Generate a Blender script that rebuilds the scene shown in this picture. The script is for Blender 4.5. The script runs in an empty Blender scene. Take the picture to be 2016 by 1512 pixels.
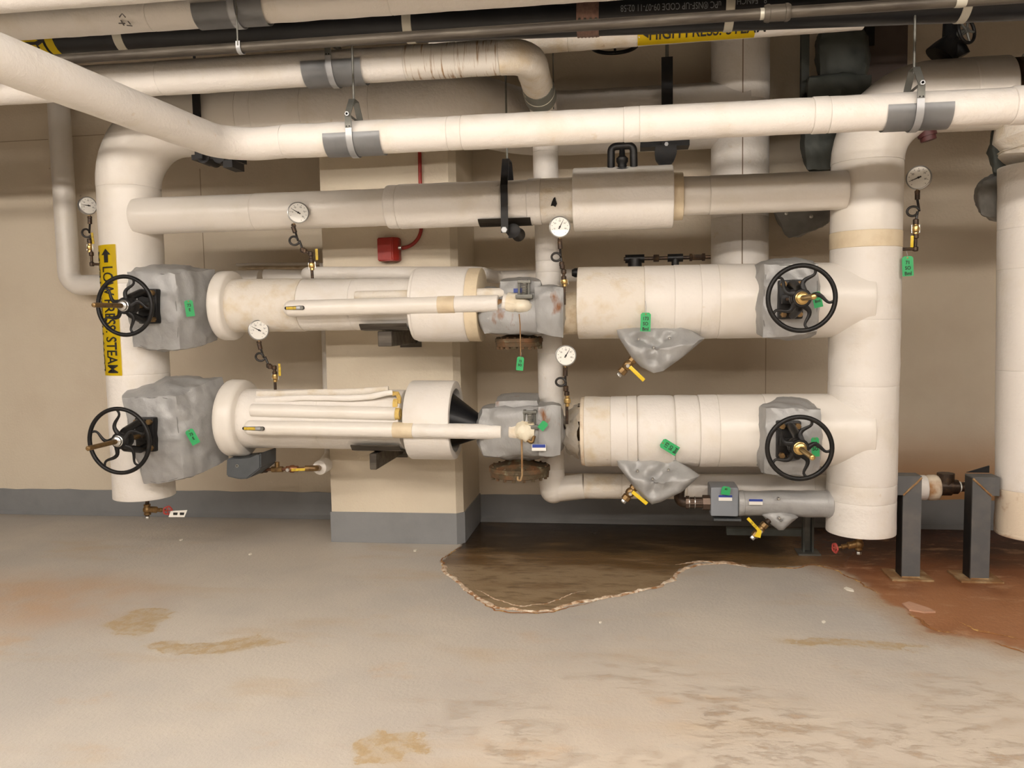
import bpy, bmesh, math, random
from mathutils import Vector, Matrix, noise
random.seed(7)
PI = math.pi
col = bpy.context.scene.collection
scene = bpy.context.scene

# ------------------------------------------------------------------ camera
FPX = 1600.0
CAM = Vector((0, 0, 1.55))
YAW, PITCH, ROLL = map(math.radians, (-7.98, 4.41, -1.035))
def cam_axes():
    cy, sy, cp, sp = math.cos(YAW), math.sin(YAW), math.cos(PITCH), math.sin(PITCH)
    f = Vector((sy*cp, cy*cp, -sp)); r = Vector((cy, -sy, 0)); u = r.cross(f)
    cr, sr = math.cos(ROLL), math.sin(ROLL)
    return cr*r + sr*u, -sr*r + cr*u, f
CR, CU, CF = cam_axes()
cam = bpy.data.cameras.new('camera')
cam.sensor_width = 36; cam.lens = FPX/2016*36; cam.clip_start = .05
camo = bpy.data.objects.new('camera', cam); col.objects.link(camo)
camo.matrix_world = Matrix(((CR.x, CU.x, -CF.x, CAM.x), (CR.y, CU.y, -CF.y, CAM.y), (CR.z, CU.z, -CF.z, CAM.z), (0, 0, 0, 1)))
scene.camera = camo
# ------------------------------------------------------------------ world, exposure
w = bpy.data.worlds.new('world'); scene.world = w; w.use_nodes = True
w.node_tree.nodes['Background'].inputs[0].default_value = (1.0, .86, .68, 1)
w.node_tree.nodes['Background'].inputs[1].default_value = .12
scene.view_settings.view_transform = 'Standard'; scene.view_settings.look = 'None'
scene.view_settings.gamma = 1; scene.view_settings.use_curve_mapping = False
scene.view_settings.exposure = 0.0
# luminaires: (x, y, z) of wrapped fluorescent fixtures hung behind the viewer's head and to either side
LIGHTS = [(-5.2, .8, 3.1), (-2.4, .8, 3.1), (.4, .8, 3.1), (3.2, .8, 3.1), (-3.8, -2.3, 3.1), (-1.0, -2.3, 3.1), (1.8, -2.3, 3.1)]
LIGHT_STRENGTH = 47.0
LIGHT_COLOR = (1.0, .905, .815)

# ------------------------------------------------------------------ pixel -> place helpers
def ray(px, py): return (px-1008)*CR - (py-756)*CU + FPX*CF
def P(px, py, Y):
    v = ray(px, py); return CAM + v*(Y/v.y)
def Pz(px, py, z):
    v = ray(px, py); return CAM + v*((z-CAM.z)/v.z)
def depth(p): return (p-CAM).dot(CF)
def rad(d, p): return d/2*depth(p)/FPX
def siz(d, p): return d*depth(p)/FPX
V = Vector
X_, Y_, Z_ = V((1, 0, 0)), V((0, 1, 0)), V((0, 0, 1))

# ------------------------------------------------------------------ materials
MATS = {}
def mat(name, c, rough=.6, metal=0., bump=0., bscale=40., c2=None, cscale=6., cpos=(.45, .7), emit=0., coat=0., c3=None, c3scale=2.0, c3pos=(.6, .75), stretch=None, spec=.5):
    if name in MATS: return MATS[name]
    m = bpy.data.materials.new(name); m.use_nodes = True; n = m.node_tree.nodes; l = m.node_tree.links
    b = n['Principled BSDF']; b.inputs['Base Color'].default_value = (*c, 1); b.inputs['Roughness'].default_value = rough
    b.inputs['Metallic'].default_value = metal; b.inputs['Coat Weight'].default_value = coat; b.inputs['Specular IOR Level'].default_value = spec
    g = n.new('ShaderNodeNewGeometry')
    mp = n.new('ShaderNodeMapping'); l.new(g.outputs['Position'], mp.inputs['Vector'])
    if stretch: mp.inputs['Scale'].default_value = stretch
    def nz(sc, det=4, r=.55):
        t = n.new('ShaderNodeTexNoise'); t.inputs['Scale'].default_value = sc; t.inputs['Detail'].default_value = det
        t.inputs['Roughness'].default_value = r; l.new(mp.outputs[0], t.inputs['Vector']); return t
    cur = None
    for cc, sc, ps in ((c2, cscale, cpos), (c3, c3scale, c3pos)):
        if cc is None: continue
        t = nz(sc); rp = n.new('ShaderNodeValToRGB'); l.new(t.outputs['Fac'], rp.inputs[0])
        rp.color_ramp.elements[0].position = ps[0]; rp.color_ramp.elements[1].position = ps[1]
        mx = n.new('ShaderNodeMix'); mx.data_type = 'RGBA'; l.new(rp.outputs[0], mx.inputs[0])
        if cur: l.new(cur, mx.inputs[6])
        else: mx.inputs[6].default_value = (*c, 1)
        mx.inputs[7].default_value = (*cc, 1); cur = mx.outputs[2]
    if cur: l.new(cur, b.inputs['Base Color'])
    if bump:
        t = nz(bscale, 6, .6); bp = n.new('ShaderNodeBump'); bp.inputs['Strength'].default_value = bump; bp.inputs['Distance'].default_value = .006
        l.new(t.outputs['Fac'], bp.inputs['Height']); l.new(bp.outputs[0], b.inputs['Normal'])
    if emit:
        b.inputs['Emission Color'].default_value = (*LIGHT_COLOR, 1); b.inputs['Emission Strength'].default_value = emit
    MATS[name] = m; return m
canvas = mat('canvas_jacket', (.80, .765, .715), .48, bump=.7, bscale=32, c2=(.72, .66, .56), cscale=5, cpos=(.52, .85), c3=(.66, .56, .42), c3scale=14, c3pos=(.68, .85), stretch=(1, 1, 1))
canvas2 = mat('canvas_jacket_smooth', (.79, .75, .69), .33, bump=.22, bscale=30, c2=(.72, .67, .58), cscale=4, cpos=(.5, .85))
canvas_old = mat('canvas_jacket_stained', (.76, .71, .63), .6, bump=.7, bscale=60, c2=(.66, .56, .40), cscale=9, cpos=(.48, .75), c3=(.36, .22, .10), c3scale=16, c3pos=(.70, .82))
canvas_drip = mat('canvas_jacket_dripmarked', (.78, .74, .67), .55, bump=.5, bscale=50, c2=(.36, .23, .12), cscale=7, cpos=(.55, .66), stretch=(10, 1, .7))
canvas_tape = mat('cream_tape', (.74, .63, .45), .5, bump=.4, bscale=40, c2=(.66, .54, .37), cscale=10)
canvas_rust = mat('canvas_rusty', (.74, .64, .50), .6, bump=.6, bscale=60, c2=(.42, .22, .09), cscale=9, cpos=(.50, .72))
cream_dirty = mat('cream_insulation', (.76, .66, .50), .6, bump=.6, bscale=50, c2=(.55, .42, .26), cscale=12)
cloth = mat('grey_silicone_cloth', (.36, .36, .355), .40, bump=.9, bscale=16, c2=(.30, .30, .295), cscale=8, spec=.6, metal=.12)
cloth_dk = mat('grey_cloth_darker', (.24, .24, .23), .5, bump=.35, bscale=28, c2=(.18, .18, .175), cscale=8)
cloth_rust = mat('grey_cloth_rust_stained', (.33, .33, .325), .42, metal=.1, bump=.9, bscale=16, c2=(.30, .30, .29), cscale=8, c3=(.20, .075, .02), c3scale=6, c3pos=(.62, .72), stretch=(1.6, 1.6, .8))
cloth_green = mat('dark_green_grey_cloth', (.085, .095, .085), .6, bump=.4, bscale=25, c2=(.06, .068, .062), cscale=6)
black = mat('black_iron', (.006, .006, .0065), .42, 0., bump=.15, bscale=60, c2=(.016, .014, .012), cscale=20, spec=.32)
blacks = mat('black_painted_steel', (.012, .012, .013), .5, spec=.3, c2=(.022, .019, .017), cscale=14)
darkiron = mat('dark_pipe_fitting', (.055, .038, .028), .45, .6, bump=.2, bscale=80, c2=(.11, .065, .035), cscale=30)
postm = mat('grey_steel_post', (.095, .098, .1), .5, bump=.15, bscale=40, c2=(.13, .125, .12), cscale=9, c3=(.20, .11, .05), c3scale=11, c3pos=(.66, .8))
rusty = mat('rusty_iron', (.085, .06, .03), .75, bump=.8, bscale=60, c2=(.17, .075, .028), cscale=12, c3=(.20, .18, .11), c3scale=18, c3pos=(.60, .72))
rustplate = mat('rusty_plate', (.25, .13, .05), .85, bump=.8, bscale=60, c2=(.42, .30, .16), cscale=12)
brass = mat('brass', (.62, .43, .17), .3, .9, bump=.1, bscale=80)
brass_old = mat('aged_brass', (.30, .19, .08), .42, .8, bump=.25, bscale=70, c2=(.16, .10, .05), cscale=25)
steel = mat('bright_steel', (.62, .62, .60), .3, 1.)
galv = mat('galvanized_steel', (.42, .43, .44), .42, .45, bump=.12, bscale=30, c2=(.35, .36, .37), cscale=8)
galv_dk = mat('dull_galvanized', (.20, .20, .18), .5, .6, c2=(.14, .14, .125), cscale=9)
yellow = mat('yellow_plastic', (.78, .56, .02), .4)
yellow_old = mat('yellow_worn', (.60, .42, .03), .5, c2=(.35, .24, .04), cscale=60)
yellow_lab = mat('yellow_label', (.92, .71, .012), .35)
ink = mat('black_ink', (.015, .013, .012), .5)
inkw = mat('grey_print', (.20, .21, .225), .6)
greent = mat('green_tag_plastic', (.03, .40, .13), .45)
redp = mat('red_paint', (.36, .022, .012), .38, bump=.1, c2=(.26, .015, .01), cscale=10)
redh = mat('red_handle', (.42, .06, .05), .45)
bluel = mat('blue_print', (.02, .05, .30), .4)
whitep = mat('white_paper', (.82, .80, .74), .5)
dialw = mat('dial_white', (.86, .85, .80), .35, coat=.25)
boxgrey = mat('blue_grey_enamel', (.235, .255, .285), .42, c2=(.21, .225, .25), cscale=8)
slate = mat('slate_grey_cover', (.075, .083, .09), .5, c2=(.06, .066, .07), cscale=10)
foamy = mat('yellow_fibreglass', (.72, .52, .16), .9, bump=.9, bscale=80, c2=(.55, .36, .10), cscale=30)
pipeblk = mat('black_plastic_pipe', (.007, .0075, .009), .35, bump=.05, spec=.35, c2=(.012, .013, .016), cscale=4)
oldsteel = mat('old_steel_pipe', (.115, .10, .08), .5, .5, bump=.2, bscale=50, c2=(.06, .05, .04), cscale=12, cpos=(.4, .6), stretch=(.25, 2, 2))
coupm = mat('brown_steel_coupling', (.26, .16, .125), .4, .6, c2=(.17, .10, .08), cscale=30)
strapm = mat('pale_strap', (.52, .50, .42), .45, .3)
wallm = mat('painted_wall', (.70, .615, .485), .6, bump=.5, bscale=55, c2=(.67, .58, .455), cscale=3, c3=(.30, .23, .15), c3scale=9, c3pos=(.77, .80))
wallc = mat('painted_column', (.70, .62, .485), .6, bump=.5, bscale=55, c2=(.67, .585, .455), cscale=3, c3=(.28, .21, .14), c3scale=12, c3pos=(.78, .80))
basem = mat('grey_band_paint', (.245, .25, .255), .45, bump=.3, bscale=20, c2=(.215, .22, .225), cscale=5)
ceilm = mat('ceiling_concrete', (.09, .075, .06), .9)
sidem = mat('far_walls', (.15, .12, .09), .8)
brownm = mat('dim_brown_duct', (.13, .10, .085), .8, c2=(.10, .075, .065), cscale=4)
darkhole = mat('dark_inside', (.01, .009, .008), .9)
crustm = mat('mineral_crust', (.62, .47, .33), .8, bump=1., bscale=60, c2=(.33, .16, .06), cscale=22, cpos=(.45, .6), c3=(.80, .70, .56), c3scale=30, c3pos=(.5, .62))
crustd = mat('dark_rust_crust', (.26, .11, .035), .85, bump=1., bscale=60, c2=(.62, .40, .14), cscale=20, cpos=(.5, .65))
chip = mat('paint_chip', (.80, .76, .66), .7)
emitm = mat('lamp_diffuser', (.9, .9, .9), .5, emit=LIGHT_STRENGTH)

# ------------------------------------------------------------------ mesh helpers
def obj(name, bm, m, parent=None, smooth=True, label=None, auto=True):
    me = bpy.data.meshes.new(name)
    if parent is not None:
        root = parent
        while root.parent: root = root.parent
        bmesh.ops.translate(bm, verts=bm.verts, vec=-root.location)
    bmesh.ops.recalc_face_normals(bm, faces=bm.faces)
    if smooth:
        for f in bm.faces: f.smooth = True
        for e in bm.edges:
            if len(e.link_faces) == 2 and e.calc_face_angle(0) > .75: e.smooth = False
    bm.to_mesh(me); bm.free()
    me.materials.append(m)
    o = bpy.data.objects.new(name, me); col.objects.link(o)
    if parent is not None: o.parent = parent
    if label: o['label'] = label
    return o
def thing(name, label, cat, loc, group=None):
    o = bpy.data.objects.new(name, None); o.empty_display_size = .1; col.objects.link(o)
    o.location = loc; o['label'] = label; o['category'] = cat
    if group: o['group'] = group
    return o
def one(name, bm, m, label, cat, group=None, kind=None, smooth=True):
    # single-mesh thing with its origin at the bottom centre
    xs = [v.co.copy() for v in bm.verts]
    c = V((sum(v.x for v in xs)/len(xs), sum(v.y for v in xs)/len(xs), min(v.z for v in xs)))
    bmesh.ops.translate(bm, verts=bm.verts, vec=-c)
    o = obj(name, bm, m, None, smooth); o.location = c
    o['label'] = label; o['category'] = cat
    if group: o['group'] = group
    if kind: o['kind'] = kind
    return o
def struct(name, bm, m, label=None, smooth=False):
    o = obj(name, bm, m, None, smooth); o['kind'] = 'structure'
    if label: o['label'] = label
    return o
def BM(): return bmesh.new()
def basis(d):
    d = d.normalized(); a = Z_ if abs(d.z) < .9 else X_
    u = a.cross(d).normalized(); return u, d.cross(u).normalized(), d
def box(bm, c, s, M=None, bev=0.):
    r = bmesh.ops.create_cube(bm, size=1); vs = r['verts']
    for v in vs: v.co = V((v.co.x*s[0], v.co.y*s[1], v.co.z*s[2]))
    if bev > 0:
        es = list({e for v in vs for e in v.link_edges})
        rr = bmesh.ops.bevel(bm, geom=es, offset=bev, segments=2, affect='EDGES', profile=.6)
        vs = [v for v in rr['verts']]; vs = list({v for f in rr['faces'] for v in f.verts} | set(vs))
    for v in vs:
        co = v.co
        if M is not None: co = M @ co
        v.co = co + V(c)
    return bm
def obox(bm, c, ax, ay, az, bev=0.):
    # oriented box from half-extent vectors
    sx, sy, sz = ax.length*2, ay.length*2, az.length*2
    M = Matrix((ax.normalized(), ay.normalized(), az.normalized())).transposed()
    return box(bm, c, (sx, sy, sz), M, bev)
def sweep(bm, pts, r, seg=24, cap=True, amp=0., freq=7., closed=False, arc=None, squash=None):
    n = len(pts); rs = r if isinstance(r, (list, tuple)) else [r]*n
    rings = []; u = None
    for i, p in enumerate(pts):
        if closed: t = (pts[(i+1) % n]-pts[i-1])
        else: t = (pts[min(i+1, n-1)]-pts[max(i-1, 0)])
        t.normalize()
        if u is None: u, v, _ = basis(t)
        else:
            u = (u - t*u.dot(t)).normalized()
        v = t.cross(u)
        ring = []
        for k in range(seg):
            a = 2*PI*k/seg
            d = u*math.cos(a)+v*math.sin(a)
            rr = rs[i]
            if amp: 
                q = p+d*rr
                rr += amp*(noise.noise(q*freq)+.5*noise.noise(q*freq*2.7))
            if squash: d = V((d.x, d.y*squash[0], d.z*squash[1]))
            ring.append(bm.verts.new(p+d*rr))
        rings.append(ring)
    m = n if closed else n-1
    for i in range(m):
        A, B = rings[i], rings[(i+1) % n]
        for k in range(seg): bm.faces.new((A[k], A[(k+1) % seg], B[(k+1) % seg], B[k]))
    if cap and not closed:
        bm.faces.new(rings[0][::-1]); bm.faces.new(rings[-1])
    return bm
def lathe(bm, o, axis, prof, seg=24, cap=True):
    # prof: list of (distance along axis, radius)
    u, v, d = basis(axis); rings = []
    for h, r in prof:
        rings.append([bm.verts.new(o+d*h+(u*math.cos(2*PI*k/seg)+v*math.sin(2*PI*k/seg))*max(r, 1e-5)) for k in range(seg)])
    for A, B in zip(rings, rings[1:]):
        for k in range(seg): bm.faces.new((A[k], A[(k+1) % seg], B[(k+1) % seg], B[k]))
    if cap: bm.faces.new(rings[0][::-1]); bm.faces.new(rings[-1])
    return bm
def rod(bm, a, b, r, seg=12): return lathe(bm, a, b-a, [(0, r), ((b-a).length, r)], seg)
def hexp(bm, a, b, r): return lathe(bm, a, b-a, [(0, r*.92), (.1*(b-a).length, r), (.9*(b-a).length, r), ((b-a).length, r*.92)], 6)
def fillet(pts, rr, n=8):
    out = [pts[0].copy()]
    rr = rr if isinstance(rr, (list, tuple)) else [rr]*(len(pts)-2)
    for i in range(1, len(pts)-1):
        a, b, c = pts[i-1], pts[i], pts[i+1]
        d1 = (a-b).normalized(); d2 = (c-b).normalized()
        th = d1.angle(d2); t = rr[i-1]/math.tan(th/2)
        t = min(t, (a-b).length*.49 if i > 1 else (a-b).length*.98, (c-b).length*.49 if i < len(pts)-2 else (c-b).length*.98)
        R = t*math.tan(th/2); cen = b+(d1+d2).normalized()*(R/math.sin(th/2))
        s = b+d1*t-cen; e = b+d2*t-cen; ang = s.angle(e)
        ax = s.cross(e).normalized()
        for k in range(n+1): out.append(cen+Matrix.Rotation(ang*k/n, 3, ax)@s)
    out.append(pts[-1].copy()); return out
def dense(pts, step):
    out = [pts[0]]
    for a, b in zip(pts, pts[1:]):
        n = max(1, int((b-a).length/step))
        for k in range(1, n+1): out.append(a.lerp(b, k/n))
    return out
def tube(bm, pts, r, fr=None, seg=32, step=.04, amp=.0015, freq=9, cap=True):
    if fr is not None and len(pts) > 2: pts = fillet(pts, fr, 12)
    return sweep(bm, dense(pts, step), r, seg, cap, amp, freq)
def jacket(bm, a, b, r, r2=None, amp=.002, freq=8, rnd=.006, seg=40, step=.03, bulge=0.):
    # one wrapped length of insulation with soft ends
    r2 = r if r2 is None else r2
    L = (b-a).length; d = (b-a)/L; hs = [0, rnd*.3, rnd]; n = max(2, int(L/step))
    hs += [rnd+(L-2*rnd)*k/n for k in range(1, n)] + [L-rnd, L-rnd*.3, L]
    pts = [a+d*h for h in hs]
    rs = []
    for i, h in enumerate(hs):
        q = r+(r2-r)*h/L + bulge*math.sin(PI*h/L)
        if i in (0, len(hs)-1): q -= rnd*.7
        elif i in (1, len(hs)-2): q -= rnd*.25
        rs.append(q)
    return sweep(bm, pts, rs, seg, True, amp, freq)
def ribbon(bm, pts, wdir, wid, th, closed=False):
    n = len(pts); rings = []; wd = wdir.normalized()*wid/2
    for i, p in enumerate(pts):
        t = (pts[(i+1) % n]-pts[i-1]) if closed else (pts[min(i+1, n-1)]-pts[max(i-1, 0)])
        nn = t.normalized().cross(wdir.normalized()).normalized()*th/2
        rings.append([bm.verts.new(q) for q in (p-wd-nn, p+wd-nn, p+wd+nn, p-wd+nn)])
    for i in range(n if closed else n-1):
        A, B = rings[i], rings[(i+1) % n]
        for k in range(4): bm.faces.new((A[k], A[(k+1) % 4], B[(k+1) % 4], B[k]))
    if not closed: bm.faces.new(rings[0][::-1]); bm.faces.new(rings[-1])
    return bm
def prism(bm, poly, d):
    A = [bm.verts.new(p) for p in poly]; B = [bm.verts.new(p+d) for p in poly]
    bm.faces.new(A[::-1]); bm.faces.new(B); n = len(poly)
    for i in range(n): bm.faces.new((A[i], A[(i+1) % n], B[(i+1) % n], B[i]))
    return bm
def coverbox(bm, c8, rnd=.22, puff=.02, wr=.008, n=14, seed=0, freq=9):
    # soft fabric box: c8 = corners [front: tl,tr,br,bl ; back: tl,tr,br,bl]
    ftl, ftr, fbr, fbl, btl, btr, bbr, bbl = c8
    cen = sum(c8, V())/8
    tmp = bmesh.new(); bmesh.ops.create_cube(tmp, size=2)
    bmesh.ops.subdivide_edges(tmp, edges=tmp.edges[:], cuts=n, use_grid_fill=True)
    vm = {}
    for v in tmp.verts:
        x, y, z = v.co
        # round the cube edges a little
        def rc(q, a, b): return q
        m = V((x, y, z)); L = m.length
        sph = m/L; k = rnd
        q = m*(1-k)+sph*k*(1.28)
        q = V((max(-1, min(1, q.x)), max(-1, min(1, q.y)), max(-1, min(1, q.z)))) if k < .5 else q
        s, t, u = (q.x+1)/2, (1-q.z)/2, (q.y+1)/2
        f = ftl.lerp(ftr, s).lerp(fbl.lerp(fbr, s), t); b = btl.lerp(btr, s).lerp(bbl.lerp(bbr, s), t)
        p = f.lerp(b, u)
        d = (p-cen).normalized()
        e = (1-x*x)*(1-y*y)+(1-y*y)*(1-z*z)+(1-x*x)*(1-z*z)
        p = p+d*puff*min(1, e)
        pp = p*freq+V((seed*3.1, seed, 0))
        w1 = abs(noise.noise(pp))*-1.8+.4
        w2 = noise.noise(pp*2.4)
        w3 = abs(noise.noise(V((pp.x*2.2+pp.z*1.2, pp.y*2.2, pp.z*1.1))+V((5, 0, 0))))
        p = p+d*wr*(w1*.8+.4*w2+.9*(.35-w3))
        vm[v] = bm.verts.new(p)
    for f in tmp.faces: bm.faces.new([vm[v] for v in f.verts])
    tmp.free(); return bm
def seams(c8, t, puff=.02):
    ftl, ftr, fbr, fbl, btl, btr, bbr, bbl = c8
    cen = sum(c8, V())/8; fr = [ftl, ftr, fbr, fbl]
    for i in range(4):
        a, b_ = fr[i], fr[(i+1) % 4]; pts = []
        for k in range(17):
            s = .06+.88*k/16; q = a.lerp(b_, s); d = (q-cen).normalized()
            pts.append(q-d*(.012+.030*abs(2*s-1)**3)+V((0, -.004, 0))+V((noise.noise(q*15), 0, noise.noise(q*15+V((4, 0, 0)))))*.006)
        bm = BM(); sweep(bm, pts, .0035, 6); obj('seam_piping', bm, cloth_dk, t)
def pillow(bm, poly, Y, half, wr=.006, k=9, seed=0, exps=2.6, cpx=None, lean=0., step=9):
    # soft quilted flap whose outline is given in pixels on plane Y
    pts = []
    n = len(poly)
    for i in range(n):
        a, b = V(poly[i]).to_3d(), V(poly[(i+1) % n]).to_3d(); m = max(1, int((b-a).length/step))
        for j in range(m): q = a.lerp(b, j/m); pts.append((q.x, q.y))
    W = [P(x, y, Y) for x, y in pts]; c = sum(W, V())/len(W) if cpx is None else P(*cpx, Y)
    zt = max(p.z for p in W); zb = min(p.z for p in W)
    if lean:
        W = [p+Y_*lean*(zt-p.z) for p in W]; c = c+Y_*lean*(zt-c.z)
    def ring(s, side):
        out = []
        for p in W:
            q = c+(p-c)*s; t = half*(1-s**exps)**.6*(.55+.45*min(1, max(0, (zt-p.z)/.10)))*(.75+.25*min(1, max(0, (p.z-zb)/.12))) if s < 1 else 0
            q = q+Y_*side*t
            nn = noise.noise(q*14+V((seed, 0, seed)))
            q = q+Y_*side*wr*(nn-abs(noise.noise(q*8+V((seed, 3, 0))))*1.5)*(1 if s < 1 else 0)
            out.append(bm.verts.new(q))
        return out
    edge = [bm.verts.new(p) for p in W]
    for side in (-1, 1):
        prev = edge
        for j in range(1, k):
            s = 1-j/k if j > 1 else .965
            cur = ring(s, side)
            for i in range(len(W)):
                a, b = i, (i+1) % len(W); bm.faces.new((prev[a], prev[b], cur[b], cur[a]))
            prev = cur
        cv = bm.verts.new(c+Y_*side*half)
        for i in range(len(W)): bm.faces.new((prev[i], prev[(i+1) % len(W)], cv))
    return bm
from mathutils.bvhtree import BVHTree
def buttons(bm, t, pix):
    tree = BVHTree.FromBMesh(bm); out = []
    for x, y in pix:
        d = ray(x, y).normalized(); hit, nn, _, _ = tree.ray_cast(CAM, d)
        if hit is None: continue
        if nn.dot(d) > 0: nn = -nn
        out.append((hit.copy(), nn.copy()))
    for v in bm.verts:
        for h, nn in out:
            q = (v.co-h).length
            if q < .09: v.co -= nn*.014*math.exp(-(q/.028)**2)
    return out
def put_buttons(out, t):
    for h, nn in out:
        bm = BM(); lathe(bm, h-nn*.016, nn, [(0, .009), (.005, .0105), (.009, .007), (.011, .003)], 12); obj('button', bm, steel, t)
FONT = None
def text_mesh(s, size, depth_=0., maxlen=None, bold=0.):
    cu = bpy.data.curves.new('lettering', 'FONT'); cu.body = s; cu.size = size; cu.extrude = depth_; cu.offset = bold
    cu.align_x = 'CENTER'; cu.align_y = 'CENTER'; cu.resolution_u = 3
    o = bpy.data.objects.new('lettering', cu); col.objects.link(o)
    dg = bpy.context.evaluated_depsgraph_get(); me = bpy.data.meshes.new_from_object(o.evaluated_get(dg))
    bm = bmesh.new(); bm.from_mesh(me)
    bpy.data.objects.remove(o); bpy.data.curves.remove(cu); bpy.data.meshes.remove(me)
    if maxlen:
        ylo = min(v.co.y for v in bm.verts); yhi = max(v.co.y for v in bm.verts); n = 9
        for i in range(1, n):
            bmesh.ops.bisect_plane(bm, geom=bm.verts[:]+bm.edges[:]+bm.faces[:], dist=1e-6, plane_co=(0, ylo+(yhi-ylo)*i/n, 0), plane_no=(0, 1, 0))
    return bm
def map_bm(bm, fn):
    for v in bm.verts: v.co = fn(v.co)
    return bm
def flat_text(s, size, c, right, up, out, bold=.0, m=ink, parent=None, name='lettering', sx=1.):
    bm = text_mesh(s, size, bold=bold)
    right = right.normalized(); up = up.normalized(); out = out.normalized()
    map_bm(bm, lambda q: c+right*q.x*sx+up*q.y+out*.0012)
    return obj(name, bm, m, parent, False)

# ================================================================== ROOM
WY = 6.15      # face of the rear wall
XL, XR, YB, ZC = -8.5, 6.0, -4.5, 4.25
# ---- floor, with stain fields stored per vertex (shape of the stains only)
def fl(px, py): 
    p = Pz(px, py, 0.); return (p.x, p.y)
puddle = [fl(*q) for q in [(905, 1076), (885, 1090), (868, 1104), (879, 1128), (903, 1148), (938, 1176), (975, 1197), (1030, 1204), (1088, 1202), (1120, 1191), (1170, 1182), (1222, 1171), (1290, 1158), (1326, 1142), (1338, 1122), (1370, 1108), (1430, 1106), (1480, 1117), (1545, 1118), (1600, 1112), (1660, 1120), (1700, 1060), (1700, 1030), (930, 1008)]]
rustp = [fl(*q) for q in [(1560, 1070), (1600, 1108), (1660, 1128), (1700, 1150), (1735, 1180), (1765, 1196), (1800, 1218), (1825, 1245), (1870, 1252), (1930, 1258), (1990, 1275), (2100, 1300), (2300, 1330), (2300, 1010), (1560, 1010)]]
gold1 = [fl(*q) for q in [(197, 1230), (232, 1218), (262, 1200), (320, 1198), (338, 1206), (325, 1222), (300, 1240), (275, 1258), (245, 1250), (215, 1240)]]
gold2 = [fl(*q) for q in [(285, 1270), (312, 1260), (370, 1268), (440, 1262), (505, 1250), (562, 1266), (520, 1274), (440, 1286), (350, 1288), (315, 1284)]]
gold3 = [fl(*q) for q in [(700, 1460), (740, 1440), (830, 1445), (850, 1475), (760, 1500), (705, 1500)]]
streak = [fl(*q) for q in [(1520, 1258), (1600, 1256), (1700, 1262), (1790, 1270), (1860, 1276), (1790, 1280), (1640, 1270), (1540, 1266)]]
def sdist(p, poly):
    x, y = p; ins = False; best = 1e9; n = len(poly)
    for i in range(n):
        x1, y1 = poly[i]; x2, y2 = poly[(i+1) % n]
        dx, dy = x2-x1, y2-y1; t = max(0, min(1, ((x-x1)*dx+(y-y1)*dy)/(dx*dx+dy*dy+1e-12)))
        best = min(best, (x-x1-t*dx)**2+(y-y1-t*dy)**2)
        if (y1 > y) != (y2 > y) and x < (x2-x1)*(y-y1)/(y2-y1)+x1: ins = not ins
    d = math.sqrt(best); return d if ins else -d
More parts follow.
